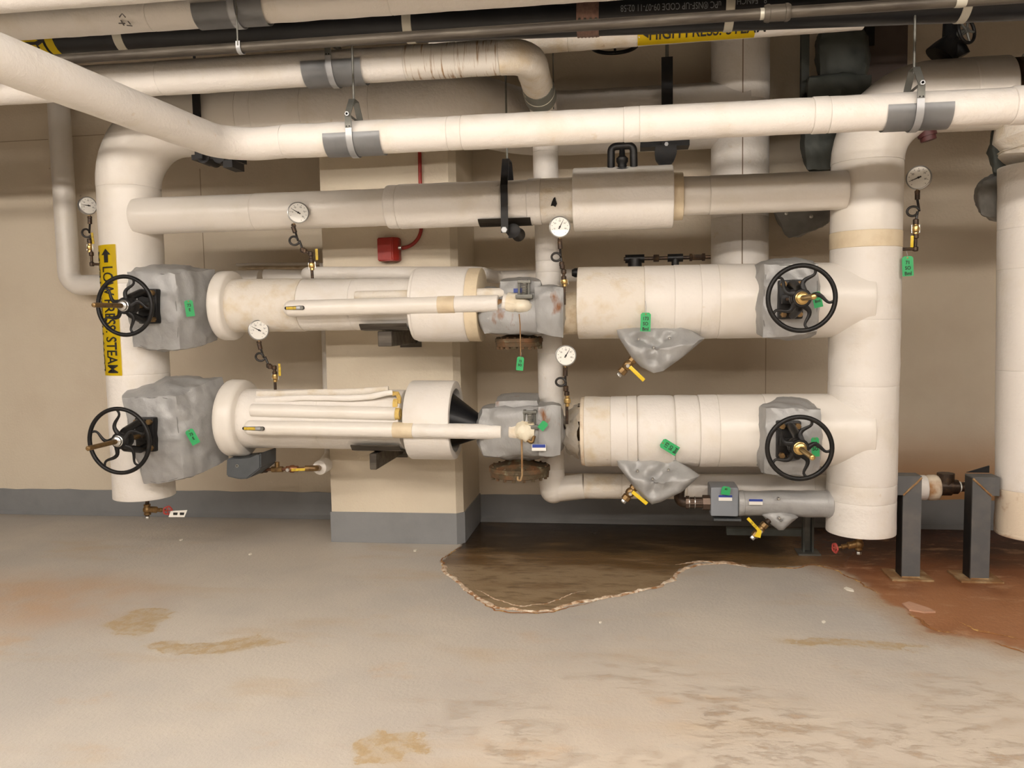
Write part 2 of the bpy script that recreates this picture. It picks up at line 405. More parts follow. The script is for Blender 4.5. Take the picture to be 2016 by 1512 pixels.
def build_floor():
    xs = [XL, -6.5]+[-5.6+.04*i for i in range(int(8.6/.04)+1)]+[3.4, XR]
    ys = [YB, 0, 1.8]+[2.0+.04*i for i in range(int(4.1/.04)+1)]+[WY]
    vs = [(x, y, 0) for y in ys for x in xs]; nx = len(xs)
    fs = [(j*nx+i, j*nx+i+1, (j+1)*nx+i+1, (j+1)*nx+i) for j in range(len(ys)-1) for i in range(nx-1)]
    me = bpy.data.meshes.new('floor'); me.from_pydata(vs, [], fs)
    for nm, polys, bb in (('puddle', [puddle], 1.5), ('rust', [rustp], 1.5), ('gold', [gold1, gold2, gold3, streak], .6)):
        at = me.attributes.new(nm, 'FLOAT', 'POINT')
        x0 = min(q[0] for pl in polys for q in pl)-bb; x1 = max(q[0] for pl in polys for q in pl)+bb
        vals = []
        for v in vs:
            if v[1] < 1.9 or not (x0 < v[0] < x1): vals.append(-9.); continue
            vals.append(max(sdist((v[0], v[1]), pl) for pl in polys))
        at.data.foreach_set('value', vals)
    m = bpy.data.materials.new('floor_paint'); m.use_nodes = True; n = m.node_tree.nodes; l = m.node_tree.links; b = n['Principled BSDF']
    g = n.new('ShaderNodeNewGeometry')
    def nz(sc, det=5, stretch=None, r=.6):
        t = n.new('ShaderNodeTexNoise'); t.inputs['Scale'].default_value = sc; t.inputs['Detail'].default_value = det; t.inputs['Roughness'].default_value = r
        if stretch:
            mp = n.new('ShaderNodeMapping'); mp.inputs['Scale'].default_value = stretch; l.new(g.outputs['Position'], mp.inputs[0]); l.new(mp.outputs[0], t.inputs[0])
        else: l.new(g.outputs['Position'], t.inputs[0])
        return t.outputs['Fac']
    def mth(op, a, b_=None, c=None):
        t = n.new('ShaderNodeMath'); t.operation = op
        for i, q in enumerate((a, b_, c)):
            if q is None: continue
            if isinstance(q, (int, float)): t.inputs[i].default_value = q
            else: l.new(q, t.inputs[i])
        return t.outputs[0]
    def rng(a, x0, x1, y0=0., y1=1.):
        t = n.new('ShaderNodeMapRange'); t.interpolation_type = 'SMOOTHSTEP'; l.new(a, t.inputs[0])
        for i, q in enumerate((x0, x1, y0, y1)): t.inputs[i+1].default_value = q
        return t.outputs[0]
    def mix(f, a, c):
        t = n.new('ShaderNodeMix'); t.data_type = 'RGBA'
        if isinstance(f, (int, float)): t.inputs[0].default_value = f
        else: l.new(f, t.inputs[0])
        for i, q in ((6, a), (7, c)):
            if isinstance(q, tuple): t.inputs[i].default_value = (*q, 1)
            else: l.new(q, t.inputs[i])
        return t.outputs[2]
    def attr(nm):
        t = n.new('ShaderNodeAttribute'); t.attribute_name = nm; return t.outputs['Fac']
    n1, n2, n3, nf = nz(.7), nz(3.0), nz(11), nz(60, 4)
    colr = mix(rng(n1, .35, .65), (.45, .42, .38), (.55, .50, .43))
    colr = mix(rng(nz(1.6, 6, (.6, 1.6, 1)), .52, .78, 0, .75), colr, (.47, .36, .235))
    # rubbed scale on the near floor: fine flaky orange scuffs, stronger to the right and front
    sep = n.new('ShaderNodeSeparateXYZ'); l.new(g.outputs['Position'], sep.inputs[0])
    near = mth('MULTIPLY', rng(sep.outputs['Y'], 4.3, 2.9), rng(sep.outputs['X'], -1.6, .2))
    flake = mth('MULTIPLY', mth('MULTIPLY', rng(nz(9, 12, (.75, 1.5, 1), .78), .50, .62), rng(nz(1.8, 5), .38, .6)), near)
    colr = mix(mth('MULTIPLY', near, .4), colr, (.62, .50, .375))
    colr = mix(mth('MULTIPLY', flake, .55), colr, (.44, .28, .15))
    colr = mix(mth('MULTIPLY', rng(nz(22, 10, (.8, 1.4, 1), .8), .56, .68), .35), colr, (.56, .52, .45))
    colr = mix(mth('MULTIPLY', rng(nz(35, 8, (.7, 1.5, 1), .8), .60, .68), .45), colr, (.24, .17, .10))
    colr = mix(mth('MULTIPLY', mth('MULTIPLY', rng(nz(2.0, 7, (.7, 1.2, 1), .65), .58, .72), rng(sep.outputs['Y'], 4.6, 3.6)), .5), colr, (.50, .33, .18))
    colr = mix(mth('MULTIPLY', rng(nz(5, 8, (.5, 1.5, 1), .7), .60, .68), .45), colr, (.50, .46, .40))
    # orange haze, far left
    hz = mth('MULTIPLY', rng(sep.outputs['X'], -2.3, -3.3), rng(mth('ABSOLUTE', mth('SUBTRACT', sep.outputs['Y'], 4.15)), .7, .1))
    colr = mix(mth('MULTIPLY', hz, rng(n2, .3, .6, .25, .7)), colr, (.50, .31, .17))
    # golden ring stains
    gd = mth('ADD', attr('gold'), mth('MULTIPLY', mth('SUBTRACT', n3, .5), .16))
    colr = mix(rng(gd, -.03, .02, 0, .4), colr, (.46, .36, .21))
    gi = mth('MULTIPLY', rng(gd, -.005, .005), rng(nz(16, 6), .40, .60, .1, .7))
    colr = mix(gi, colr, (.40, .27, .12))
    # brown water stain, its dark near the wall mixing shade into the colour
    pd = mth('ADD', attr('puddle'), mth('MULTIPLY', mth('SUBTRACT', n3, .5), .07))
    pin = rng(pd, -.015, .015)
    dk = mth('ADD', rng(sep.outputs['Y'], 4.75, 5.7), mth('MULTIPLY', mth('SUBTRACT', nz(2.2, 6, (.8, 2.2, 1)), .5), 1.8))
    pc = mix(rng(dk, -.05, .5), (.30, .215, .125), (.14, .078, .028))
    pc = mix(rng(dk, .45, 1.0), pc, (.030, .016, .006))
    pc = mix(rng(nz(9, 8, (.6, 2, 1)), .5, .66, 0, .55), pc, (.10, .062, .026))
    colr = mix(pin, colr, pc)
    # rust red area, with shade mixed into its darkest colour by the wall
    rd = mth('ADD', attr('rust'), mth('MULTIPLY', mth('SUBTRACT', n3, .5), .16))
    halo = rng(rd, -.22, .02, 0, .6)
    colr = mix(halo, colr, (.36, .21, .095))
    rin = rng(rd, -.02, .05)
    rk = mth('ADD', rng(sep.outputs['Y'], 4.6, 5.75), mth('MULTIPLY', mth('SUBTRACT', nz(2.6, 6), .5), 1.3))
    rc = mix(rng(rk, -.1, .5), (.36, .16, .07), (.19, .062, .018))
    rc = mix(rng(rk, .5, 1.05), rc, (.06, .019, .006))
    rc = mix(rng(nz(6, 9, (.7, 1.6, 1), .7), .53, .64, 0, .55), rc, (.50, .30, .17))
    colr = mix(mth('MULTIPLY', rin, rng(sep.outputs['X'], .95, 1.45)), colr, rc)
    l.new(colr, b.inputs['Base Color'])
    l.new(rng(mth('ADD', mth('MULTIPLY', pin, .6), mth('MULTIPLY', n2, .3)), .1, .8, .46, .26), b.inputs['Roughness'])
    bp = n.new('ShaderNodeBump'); bp.inputs['Strength'].default_value = .6; bp.inputs['Distance'].default_value = .005
    l.new(mth('ADD', mth('ADD', nf, mth('MULTIPLY', n3, 1.2)), mth('MULTIPLY', flake, .8)), bp.inputs['Height']); l.new(bp.outputs[0], b.inputs['Normal'])
    me.materials.append(m)
    o = bpy.data.objects.new('floor', me); col.objects.link(o); o['kind'] = 'structure'; o['label'] = 'grey painted concrete floor with brown water stain and rust'
build_floor()
def slab(name, x0, x1, y0, y1, z0, z1, m, label=None, bev=0.):
    bm = BM(); box(bm, ((x0+x1)/2, (y0+y1)/2, (z0+z1)/2), (x1-x0, y1-y0, z1-z0), bev=bev)
    return struct(name, bm, m, label)
slab('wall_back', XL, XR, WY, WY+.2, 0, ZC, wallm, 'beige painted concrete wall behind the pipes')
slab('wall_left', XL-.2, XL, YB, WY+.2, 0, ZC, sidem)
slab('wall_right', XR, XR+.2, YB, WY+.2, 0, ZC, sidem)
slab('wall_front', XL, XR, YB-.2, YB, 0, ZC, sidem)
slab('ceiling', XL, XR, YB, WY, ZC, ZC+.2, ceilm)
nt = wallm.node_tree; bs = nt.nodes['Principled BSDF']; src = bs.inputs['Base Color'].links[0].from_socket
gN = nt.nodes.new('ShaderNodeNewGeometry'); sp = nt.nodes.new('ShaderNodeSeparateXYZ'); nt.links.new(gN.outputs['Position'], sp.inputs[0])
def mr(o, a, b_, c=0., d=1.):
    q = nt.nodes.new('ShaderNodeMapRange'); q.interpolation_type = 'SMOOTHSTEP'; nt.links.new(o, q.inputs[0])
    for i, v in enumerate((a, b_, c, d)): q.inputs[i+1].default_value = v
    return q.outputs[0]
def mu(x, y):
    q = nt.nodes.new('ShaderNodeMath'); q.operation = 'MULTIPLY'; nt.links.new(x, q.inputs[0]); nt.links.new(y, q.inputs[1]); return q.outputs[0]
nn_ = nt.nodes.new('ShaderNodeTexNoise'); nn_.inputs['Scale'].default_value = 2.5; nt.links.new(gN.outputs['Position'], nn_.inputs[0])
fz = mu(mu(mr(sp.outputs['Z'], .85, .25), mr(sp.outputs['X'], 1.55, 2.0)), mr(nn_.outputs['Fac'], .2, .6, .5, 1.))
mx_ = nt.nodes.new('ShaderNodeMix'); mx_.data_type = 'RGBA'; nt.links.new(fz, mx_.inputs[0]); nt.links.new(src, mx_.inputs[6]); mx_.inputs[7].default_value = (.42, .22, .09, 1); nt.links.new(mx_.outputs[2], bs.inputs['Base Color'])
# column (pilaster) standing out of the rear wall, its right front arris chamfered
cx0, cx1, cyf = P(655, 1060, 5.48).x, P(912, 1073, 5.48).x, 5.48
bm = BM(); prism(bm, [V((cx0, WY, 0)), V((cx0, cyf, 0)), V((cx1-.045, cyf, 0)), V((cx1, cyf+.045, 0)), V((cx1, WY, 0))], V((0, 0, ZC)))
struct('wall_column', bm, wallc, 'beige square column standing out from the rear wall')
zb = P(657, 1008, 5.47).z
bm = BM(); t = .008
prism(bm, [V((cx0-t, WY-.001, .001)), V((cx0-t, cyf-t, .001)), V((cx1-.045+t*.4, cyf-t, .001)), V((cx1+t, cyf+.045-t*.4, .001)), V((cx1+t, WY-.001, .001))], V((0, 0, zb)))
struct('baseboard_column', bm, basem, 'grey painted band round the foot of the column')
zb2 = P(300, 965, WY).z
def wavy_band(name, x0, x1, label):
    bm = BM(); n = int((x1-x0)/.12); A = []; 
    for i in range(n+1):
        x = x0+(x1-x0)*i/n; z = zb2+.006*noise.noise(V((x*4, 0, 0)))+.004*random.uniform(-1, 1)
        A.append([bm.verts.new(V((x, y, zz))) for y, zz in ((WY, z), (WY-.008, z), (WY-.010, .03), (WY-.035, .001), (WY, .001))])
    for a, b in zip(A, A[1:]):
        for k in range(5): bm.faces.new((a[k], a[(k+1) % 5], b[(k+1) % 5], b[k]))
    bm.faces.new(A[0]); bm.faces.new(A[-1][::-1])
    struct(name, bm, basem, label)
wavy_band('baseboard_back', XL, cx0-.01, 'grey painted band at the foot of the wall, left of the column')
wavy_band('baseboard_back_right', cx1+.01, XR, 'grey painted band at the foot of the wall, right of the column')
# shallow recessed joints in the rear wall
for i, (a, b_) in enumerate([((130, 268), (205, 266)), ((397, 332), (400, 550)), ((1508, 300), (1508, 960)), ((0, 278), (95, 276))]):
    pa, pb = P(*a, WY), P(*b_, WY); bm = BM(); h = abs(pa.z-pb.z) > .2
    box(bm, ((pa.x+pb.x)/2, WY-.0008, (pa.z+pb.z)/2), (.006 if h else abs(pa.x-pb.x), .002, abs(pa.z-pb.z) if h else .006))
    struct('trim_%d' % (i+1), bm, basem if False else mat('joint_line', (.40, .32, .22), .8), 'thin joint line in the wall')
# ceiling luminaires, out of the picture
for i, (x, y, z) in enumerate(LIGHTS):
    t = thing('ceiling_light', 'fluorescent ceiling fixture, number %s in the rows over the aisle' % ('one', 'two', 'three', 'four', 'five', 'six', 'seven')[i], 'light', V((x, y, z)), 'fluorescent fixtures over the aisle')
    bm = BM(); box(bm, (x, y, z), (2.4, .22, .10), bev=.03); obj('diffuser', bm, emitm, t)
    bm = BM(); box(bm, (x, y, z+.07), (2.46, .26, .04)); obj('housing', bm, strapm, t, False)
    for dy in (-.9, .9): bm = BM(); rod(bm, V((x+dy, y, z+.09)), V((x+dy, y, ZC)), .006); obj('hanger_rod', bm, galv, t)

t = thing('shade_duct', 'wide grey duct added overhead, out of view, to shade the upper rear wall', 'duct', V((-1, 2.75, 3.15)))  # unseen duct, added to keep lamp light off the upper rear wall
bm = BM(); box(bm, (-1, 2.75, 3.46), (12.5, .6, .6), bev=.01); obj('duct_wall', bm, galv_dk, t, False)
for x in (-5, -2, 1, 4): bm = BM(); box(bm, (x, 2.75, 3.46), (.04, .64, .64)); obj('duct_flange', bm, galv, t, False)
# ================================================================== BIG INSULATED PIPES
RY = 5.0
def bottomcap(bm, p, r, m=None): pass
def vsections(t, x_top, x_bot, ys, Y, dpx, mats, names, amps=None, seg=48):
    # vertical jacket cut at the pixel rows ys
    y0, y1 = ys[0], ys[-1]
    A, B = P(x_top, y0, Y), P(x_bot, y1, Y)
    r = rad(dpx, (A+B)/2)
    for i, (a, b_) in enumerate(zip(ys, ys[1:])):
        pa, pb = A.lerp(B, (A.z-P(x_top, a, Y).z)/(A.z-B.z)), A.lerp(B, (A.z-P(x_top, b_, Y).z)/(A.z-B.z))
        bm = BM(); jacket(bm, pa, pb, r+(.002 if names[i] == 'tape_band' else 0), amp=(amps[i] if amps else .0025), rnd=.003, seg=seg)
        obj(names[i], bm, mats[i], t)
    return A, B, r
# ---- left riser with its top elbow, then the long horizontal run behind
LT, LB = P(254, 372, RY), P(285, 976, RY); LR = rad(116, P(275, 700, RY)); FR = rad(138, P(520, 230, RY))
t = thing('insulated_riser', 'white insulated riser at the left, under the yellow steam label', 'pipe', V((LB.x, RY, LB.z)))
ya = [LT.z, P(262, 560, RY).z, P(262, 735, RY).z, LB.z]
for i, (za, zb_) in enumerate(zip(ya, ya[1:])):
    f = lambda z: LT.lerp(LB, (LT.z-z)/(LT.z-LB.z))
    bm = BM(); jacket(bm, f(za), f(zb_), LR, amp=.002, rnd=.003, seg=48); obj('jacket_section', bm, canvas2 if i == 0 else canvas, t)
FZ = P(620, 226, RY).z
Fa = V((LT.x, RY, FZ))
F1 = P(905, 215, RY); F1.z = FZ
F2 = P(1050, 236, 5.78); F2.z = P(1250, 236, 5.78).z
F3 = P(1470, 230, 5.78); F3.z = F2.z
bm = BM(); pts = dense(fillet([LT, Fa, V((Fa.x+.85, RY, FZ))], .42, 12), .04); sweep(bm, pts, [LR+(FR-LR)*min(1, i/(len(pts)*.6)) for i in range(len(pts))], 48, True, .002, 8); obj('elbow_jacket', bm, canvas2, t)
tF = thing('insulated_header', 'thick white pipe running high behind the front pipes from the left elbow', 'pipe', V((F1.x, RY, FZ-FR)))
s0 = Fa.x+.85
cuts = [s0, P(520, 230, RY).x, P(614, 230, RY).x, P(745, 230, RY).x]
for a, b_ in zip(cuts, cuts[1:]):
    bm = BM(); jacket(bm, V((a, RY, FZ)), V((b_, RY, FZ)), FR*.99, amp=.002, rnd=.003, seg=48); obj('jacket_section', bm, canvas, tF)
bm = BM(); pts = fillet([V((cuts[-1], RY, FZ)), V((F1.x, RY, FZ)), F2, F3], [.45, .45], 12)
sweep(bm, dense(pts, .04), FR*.97, 48, True, .002, 8); obj('jacket_section', bm, canvas, tF)
# ---- right riser, elbow and stub to the right
JT, JB = P(1707, 322, RY), P(1694, 1046, RY); JR = rad(131, P(1700, 700, RY))
t = thing('insulated_riser', 'thick white insulated riser at the right with a cream tape band round it', 'pipe', V((JB.x, RY, JB.z)))
vsections(t, 1707, 1694, [322, 458, 490, 629, 757, 948, 982, 1046], RY, 131, [canvas2, canvas_tape, canvas, canvas, canvas, canvas, canvas], ['jacket_section', 'tape_band']+['jacket_section']*5, [.001, .001, .002, .004, .003, .005, .002])
KZ = P(1880, 188, RY).z
Ka = V((JT.x, RY, KZ)); Kb = P(1978, 188, RY); Kb.z = KZ
bm = BM(); tube(bm, [JT, Ka, V((Ka.x+.52, RY, KZ))], JR*1.01, .40, 48, .04, .0015); obj('elbow_jacket', bm, canvas2, t)
bm = BM(); jacket(bm, V((Ka.x+.52, RY, KZ)), Kb, JR*1.02, amp=.001, rnd=.01, seg=48); obj('jacket_section', bm, canvas2, t)
bm = BM(); lathe(bm, Kb+V((.002, 0, 0)), X_, [(0, JR*.7), (.03, JR*.7), (.03, JR*.95), (.09, JR*.95), (.09, JR*.6), (.16, JR*.55)], 32); obj('flange', bm, rusty, t)
bm = BM(); jacket(bm, Kb+V((.16, 0, 0)), Kb+V((.34, 0, 0)), JR*.80, amp=.01, freq=7, rnd=.02); obj('worn_wrap', bm, mat('tan_wrap', (.38, .29, .21), .9, bump=.8, bscale=30, c2=(.26, .18, .13), cscale=9), t)
# cleanout boss under the elbow
pb = P(1822, 262, RY-.02); bm = BM(); lathe(bm, pb+V((0, 0, .03)), V((.25, 0, -1)), [(0, .05), (.05, .05), (.05, .042), (.075, .042)], 16); obj('plug', bm, mat('dark_red_plug', (.08, .02, .02), .5), t)
# ---- far right vessel/riser
t = thing('insulated_riser', 'white insulated riser cut by the right edge of the picture, rust stained at its foot', 'pipe', V((P(2040, 1050, RY).x, RY, P(2040, 1050, RY).z)))
A, B, r = vsections(t, 2043, 2034, [325, 449, 528, 727, 960, 1048], RY, 135, [canvas, canvas, canvas, canvas, canvas_rust], ['jacket_section']*5, [.003, .002, .002, .003, .004])
bm = BM(); hs = [0, .05, .1, .14, .19, .24, .30, .36]; 
top = V((A.x, RY, A.z))
sweep(bm, [top+V((.02*math.sin(h*20), 0, h+.004)) for h in hs], [r, r*1.03, r*1.1, r*.96, r*1.13, r*1.0, r*1.02, r*.9], 48, True, .022, 6); obj('loose_canvas_wrap', bm, canvas_old, t)
bm = BM(); tube(bm, [top+V((0, 0, .37)), top+V((0, 0, .62)), top+V((.6, 0, .62))], r*.8, .22, 32); obj('elbow_jacket', bm, canvas, t)
# bottom cleats
bm = BM(); lathe(bm, V((B.x, RY, B.z)), Z_, [(-.012, r*.99), (-.004, r*1.015), (.01, r*1.015), (.018, r)], 48); obj('rusty_rim', bm, canvas_rust, t)
# ---- wide vertical pipe at the back
GT, GB = P(1458, -60, 5.78), P(1458, 560, 5.78); GR = rad(111, P(1458, 300, 5.78))
t = thing('insulated_riser', 'white insulated vertical pipe at the back with a dark lengthwise seam', 'pipe', V((GB.x, 5.78, GB.z)))
zc = [GT.z, P(1458, 205, 5.78).z, P(1458, 430, 5.78).z, GB.z]
for a, b_ in zip(zc, zc[1:]):
    bm = BM(); jacket(bm, V((GT.x, 5.78, a)), V((GT.x, 5.78, b_)), GR, amp=.0015, rnd=.002, seg=48); obj('jacket_section', bm, canvas, t)
bm = BM(); zz = (P(1460, 60, 5.6).z, P(1460, 520, 5.6).z); sx = P(1462, 300, 5.78-GR).x
box(bm, (sx, 5.78-GR-.0005, sum(zz)/2), (.006, .006, abs(zz[0]-zz[1]))); obj('seam', bm, mat('seam_brown', (.25, .19, .13), .8), t, False)
bm = BM(); tube(bm, [V((GT.x, 5.78, GB.z)), V((GT.x, 5.78, GB.z-.14)), V((GT.x, 6.14, GB.z-.14))], GR*.98, .1, 32); obj('elbow_jacket', bm, canvas, t)

# ---- header M between the risers
MY = 4.9
def hl(x0, y0, x1, y1, Y):
    def f(px):
        k = (px-x0)/(x1-x0); return P(px, y0+(y1-y0)*k, Y)
    return f
m_ = hl(305, 425, 1650, 375, MY)
t = thing('insulated_pipe', 'white insulated header joining the two thick risers, topmost of the three between them', 'pipe', V((m_(900).x, MY, m_(900).z-.13)))
def secs(t, f, lst, seg=40):
    for e in lst:
        a, b_, d, mm, nm = e[:5]; amp = e[5] if len(e) > 5 else .002; rnd = e[6] if len(e) > 6 else .005
        pa, pb = f(a), f(b_); pa.y = pb.y = f.Y if hasattr(f, 'Y') else pa.y
        bm = BM(); jacket(bm, pa, pb, rad(d, pa), rad(d, pb), amp=amp, rnd=rnd, seg=seg, bulge=e[7] if len(e) > 7 else 0.); obj(nm, bm, mm, t)
secs(t, m_, [(270, 505, 71, canvas2, 'jacket_section'), (505, 768, 72, canvas2, 'jacket_section'), (764, 787, 84, canvas, 'jacket_section', .001, .012), (787, 990, 86, canvas, 'jacket_section', .002),
    (990, 1041, 85, canvas, 'jacket_section'), (1041, 1067, 90, canvas, 'jacket_section', .002, .003), (1067, 1132, 88, canvas_old, 'jacket_section'),
    (1130, 1324, 122, canvas, 'valve_insulation_block', .0015, .006), (1324, 1344, 92, canvas_tape, 'collar', .001, .004), (1344, 1396, 75, canvas2, 'jacket_section'), (1396, 1665, 76, canvas2, 'jacket_section')])
pp = P(1091, 398, MY-.138); bm = BM(); prism(bm, [pp+V(q) for q in [(-.014, 0, .0), (-.004, 0, .022), (.006, 0, .03), (.01, 0, .01), (.016, 0, -.008), (.006, 0, -.026), (-.008, 0, -.018), (-.02, 0, -.02)]], V((0, .02, 0))); obj('tear', bm, darkhole, t, False, 'dark brown tear in the canvas')
# ---- upper run N, left part
n_ = hl(350, 603, 945, 597, RY)
nb = n_(600)
t = thing('insulated_pipe', 'white insulated run left of the middle regulator, a fat closed sleeve at its right end', 'pipe', V((nb.x, RY, nb.z-.18)))
secs(t, n_, [(438, 464, 136, canvas2, 'jacket_collar', .003, .02), (462, 600, 104, canvas_old, 'jacket_section', .003), (600, 700, 101, canvas, 'jacket_section'), (700, 822, 101, canvas, 'jacket_section')])
ns = hl(822, 600, 948, 600, RY)
secs(t, ns, [(819, 826, 140, canvas, 'jacket_section', .001, .003), (824, 926, 146, canvas, 'sleeve', .002, .012), (926, 950, 144, canvas_tape, 'sleeve_end', .002, .004)])
# ---- lower run O, left part
o_ = hl(350, 822, 900, 827, RY)
ob = o_(600)
t = thing('insulated_pipe', 'white insulated run left of the lowest regulator, with an open-ended fat sleeve', 'pipe', V((ob.x, RY, ob.z-.2)))
secs(t, o_, [(452, 489, 152, canvas2, 'jacket_collar', .003, .03), (487, 640, 116, canvas, 'jacket_section', .003), (640, 800, 117, canvas, 'jacket_section')])
pa, pb = o_(812), o_(898); r0 = rad(156, pb)
bm = BM(); u = (pb-pa).normalized(); L = (pb-pa).length
lathe(bm, pa, u, [(0, r0*.72), (0, r0*.97), (.01, r0), (L-.02, r0), (L, r0*.985), (L+.004, r0*.95), (L, r0*.80), (L-.04, r0*.78), (.05, r0*.76)], 48, True); obj('sleeve', bm, canvas, t)
bm = BM(); lathe(bm, pb-u*.16, u, [(0, r0*.74), (.10, r0*.74), (.135, r0*.68), (.32, r0*.28), (.40, r0*.28)], 32)
for v in bm.verts:
    k = (v.co-pb).dot(u)
    if k > 0: v.co.z -= .05*min(1, k/.2)
obj('reducer', bm, pipeblk, t, label='bare black reducer cone')
# ---- right parts
nr = hl(1140, 597, 1700, 590, RY)
p0 = nr(1400)
t = thing('insulated_pipe', 'thick white insulated pipe from the middle regulator to the right riser', 'pipe', V((p0.x, RY, p0.z-.22)))
secs(t, nr, [(1139, 1268, 141, canvas_old, 'jacket_section', .002), (1268, 1325, 143, canvas, 'jacket_section'), (1325, 1376, 145, canvas, 'jacket_section', .001), (1376, 1411, 146, canvas, 'jacket_section'), (1411, 1500, 146, canvas2, 'jacket_section', .001), (1500, 1705, 147, canvas2, 'jacket_section', .001)], 48)
bm = BM(); a = nr(1100); b_ = nr(1142); a.z -= .06; b_.z -= .06; jacket(bm, a, b_, rad(84, a), amp=.004); obj('worn_end_wrap', bm, cream_dirty, t)
orr = hl(1147, 849, 1700, 846, RY); p0 = orr(1400)
t = thing('insulated_pipe', 'thick patched white insulated pipe from the lowest regulator to the right riser', 'pipe', V((p0.x, RY, p0.z-.22)))
secs(t, orr, [(1145, 1152, 134, canvas_rust, 'frayed_end', .004), (1152, 1203, 137, canvas_old, 'jacket_section', .005), (1203, 1235, 138, canvas_tape if False else canvas, 'jacket_section', .005), (1235, 1254, 139, canvas, 'jacket_section', .003),
    (1254, 1327, 139, canvas_old if False else canvas, 'jacket_section', .004, .02, .004), (1327, 1374, 140, canvas, 'jacket_section', .004, .012), (1374, 1411, 142, canvas, 'jacket_section', .003), (1411, 1500, 142, canvas2, 'jacket_section', .002), (1500, 1705, 143, canvas2, 'jacket_section', .002)], 48)
# torn wrap + dark nipple at its left end
bm = BM(); a = orr(1100); b_ = orr(1150); a.z += .0; lathe(bm, a, b_-a, [(0, .05), (.03, .05), (.03, .085), (.07, .085), (.07, .06), ((b_-a).length, .06)], 20); obj('bare_nipple', bm, darkiron, t)
bm = BM(); prev = None
for j in range(7):
    k = j/6; ring = []
    for i in range(22):
        a_ = -2.2+i/21*3.6
        q = orr(1147); rr = .185-.06*k+.018*noise.noise(V((i*.5, j*.7, 1)))
        ring.append(bm.verts.new(q+V((-.02-.085*k+.02*noise.noise(V((i*.6, j*.9, 4))), -rr*math.cos(a_), -rr*math.sin(a_)*(.95)))))
    if prev:
        for i in range(21): bm.faces.new((prev[i], prev[i+1], ring[i+1], ring[i]))
    prev = ring
bmesh.ops.solidify(bm, geom=bm.faces[:], thickness=.008); obj('torn_canvas_flap', bm, canvas_old, t)

# ================================================================== OVERHEAD PIPES
EY, CY, AY = 3.95, 4.2, 3.6
e_ = hl(760, 269, 1990, 208, EY)
Ez0 = P(490, 286, EY); D0 = Pz(-60, 82, Ez0.z+.0); D0 = D0+(D0-Ez0)*.5
Er = rad(64, P(800, 267, EY))
t = thing('insulated_pipe', 'slim white insulated pipe slanting from the top left corner and running across the whole picture', 'pipe', V((e_(1200).x, EY, e_(1200).z-Er)))
Ecor = P(452, 289, EY)
bm = BM(); pts = fillet([D0, Ecor, e_(560)], [.22], 12); n0 = 6
sweep(bm, dense(pts, .04), Er, 36, True, .0018, 8); obj('elbow_jacket', bm, canvas, t)
secs(t, e_, [(560, 884, 64.5, canvas, 'jacket_section'), (884, 911, 65, canvas, 'jacket_section'), (911, 1228, 66, canvas, 'jacket_section'), (1228, 1259, 67.5, canvas, 'jacket_section', .001), (1259, 1598, 68, canvas, 'jacket_section'), (1598, 1630, 71, canvas, 'jacket_section', .002), (1630, 1990, 70, canvas, 'jacket_section', .003), (1990, 2900, 74, canvas, 'jacket_section')], 36)
# C : upper slim pipe with the drop at its right end
c_ = hl(0, 174, 1000, 112, CY)
Cr = rad(66, P(650, 140, CY)); 
t = thing('insulated_pipe', 'slim white insulated pipe with brown drip marks, turning down at its right end', 'pipe', V((c_(500).x, CY, c_(500).z-Cr)))
secs(t, c_, [(-700, 320, 64, canvas, 'jacket_section'), (320, 800, 65, canvas, 'jacket_section'), (800, 900, 66, canvas_drip, 'jacket_section'), (900, 985, 66, canvas_drip, 'jacket_section')], 36)
Cc = P(1040, 108, CY); R0 = P(1066, 196, 4.85); RRy = 5.3
R1 = P(1075, 250, RRy); R2 = P(1090, 957, RRy); Rr = rad(49, P(1085, 600, RRy))
bm = BM(); pts = fillet([c_(985), Cc, R0], [.13], 10); sweep(bm, dense(pts, .025), [Cr+(Rr*1.02-Cr)*min(1, i/30) for i in range(len(dense(pts, .025)))], 36, True, .004, 14); obj('elbow_jacket', bm, canvas_old, t)
# R : centre drop
Rtop = V((P(1073, 230, RRy).x, RRy, P(1073, 230, RRy).z))
t = thing('insulated_pipe', 'slim white vertical pipe behind both regulators, elbowing right near the floor', 'pipe', V((R2.x, RRy, R2.z-Rr)))
bm = BM(); tube(bm, [R0, Rtop, P(1074, 300, RRy)], Rr*1.01, .25, 36, .03); obj('jacket_section', bm, canvas, t)
f = lambda y: V((P(1074, 300, RRy).lerp(P(1088, 940, RRy), (y-300)/640)))
for a, b_ in zip([300, 510, 532, 690, 920], [510, 532, 690, 920, 942]):
    bm = BM(); jacket(bm, f(a), f(b_), Rr, amp=.0015, rnd=.003, seg=36); obj('jacket_section', bm, canvas, t)
p2 = hl(1090, 957, 1850, 960, RRy)
bm = BM(); cc_ = P(1090, 964, RRy); sweep(bm, [f(938), f(950), cc_], [Rr*1.0, Rr*1.1, Rr*1.1], 36, True); bmesh.ops.create_uvsphere(bm, u_segments=36, v_segments=18, radius=Rr*1.11, matrix=Matrix.Translation(cc_)); jacket(bm, cc_, p2(1150), Rr*1.02, amp=.001, seg=36); obj('elbow_jacket', bm, canvas2, t)
secs(t, p2, [(1150, 1225, 49, canvas_old, 'jacket_section'), (1225, 1352, 49, canvas_old, 'jacket_section'), (1352, 1600, 50, canvas, 'jacket_section'), (1600, 1822, 49, canvas, 'jacket_section'), (1822, 1848, 50, canvas_rust, 'jacket_section', .002, .02)], 32)
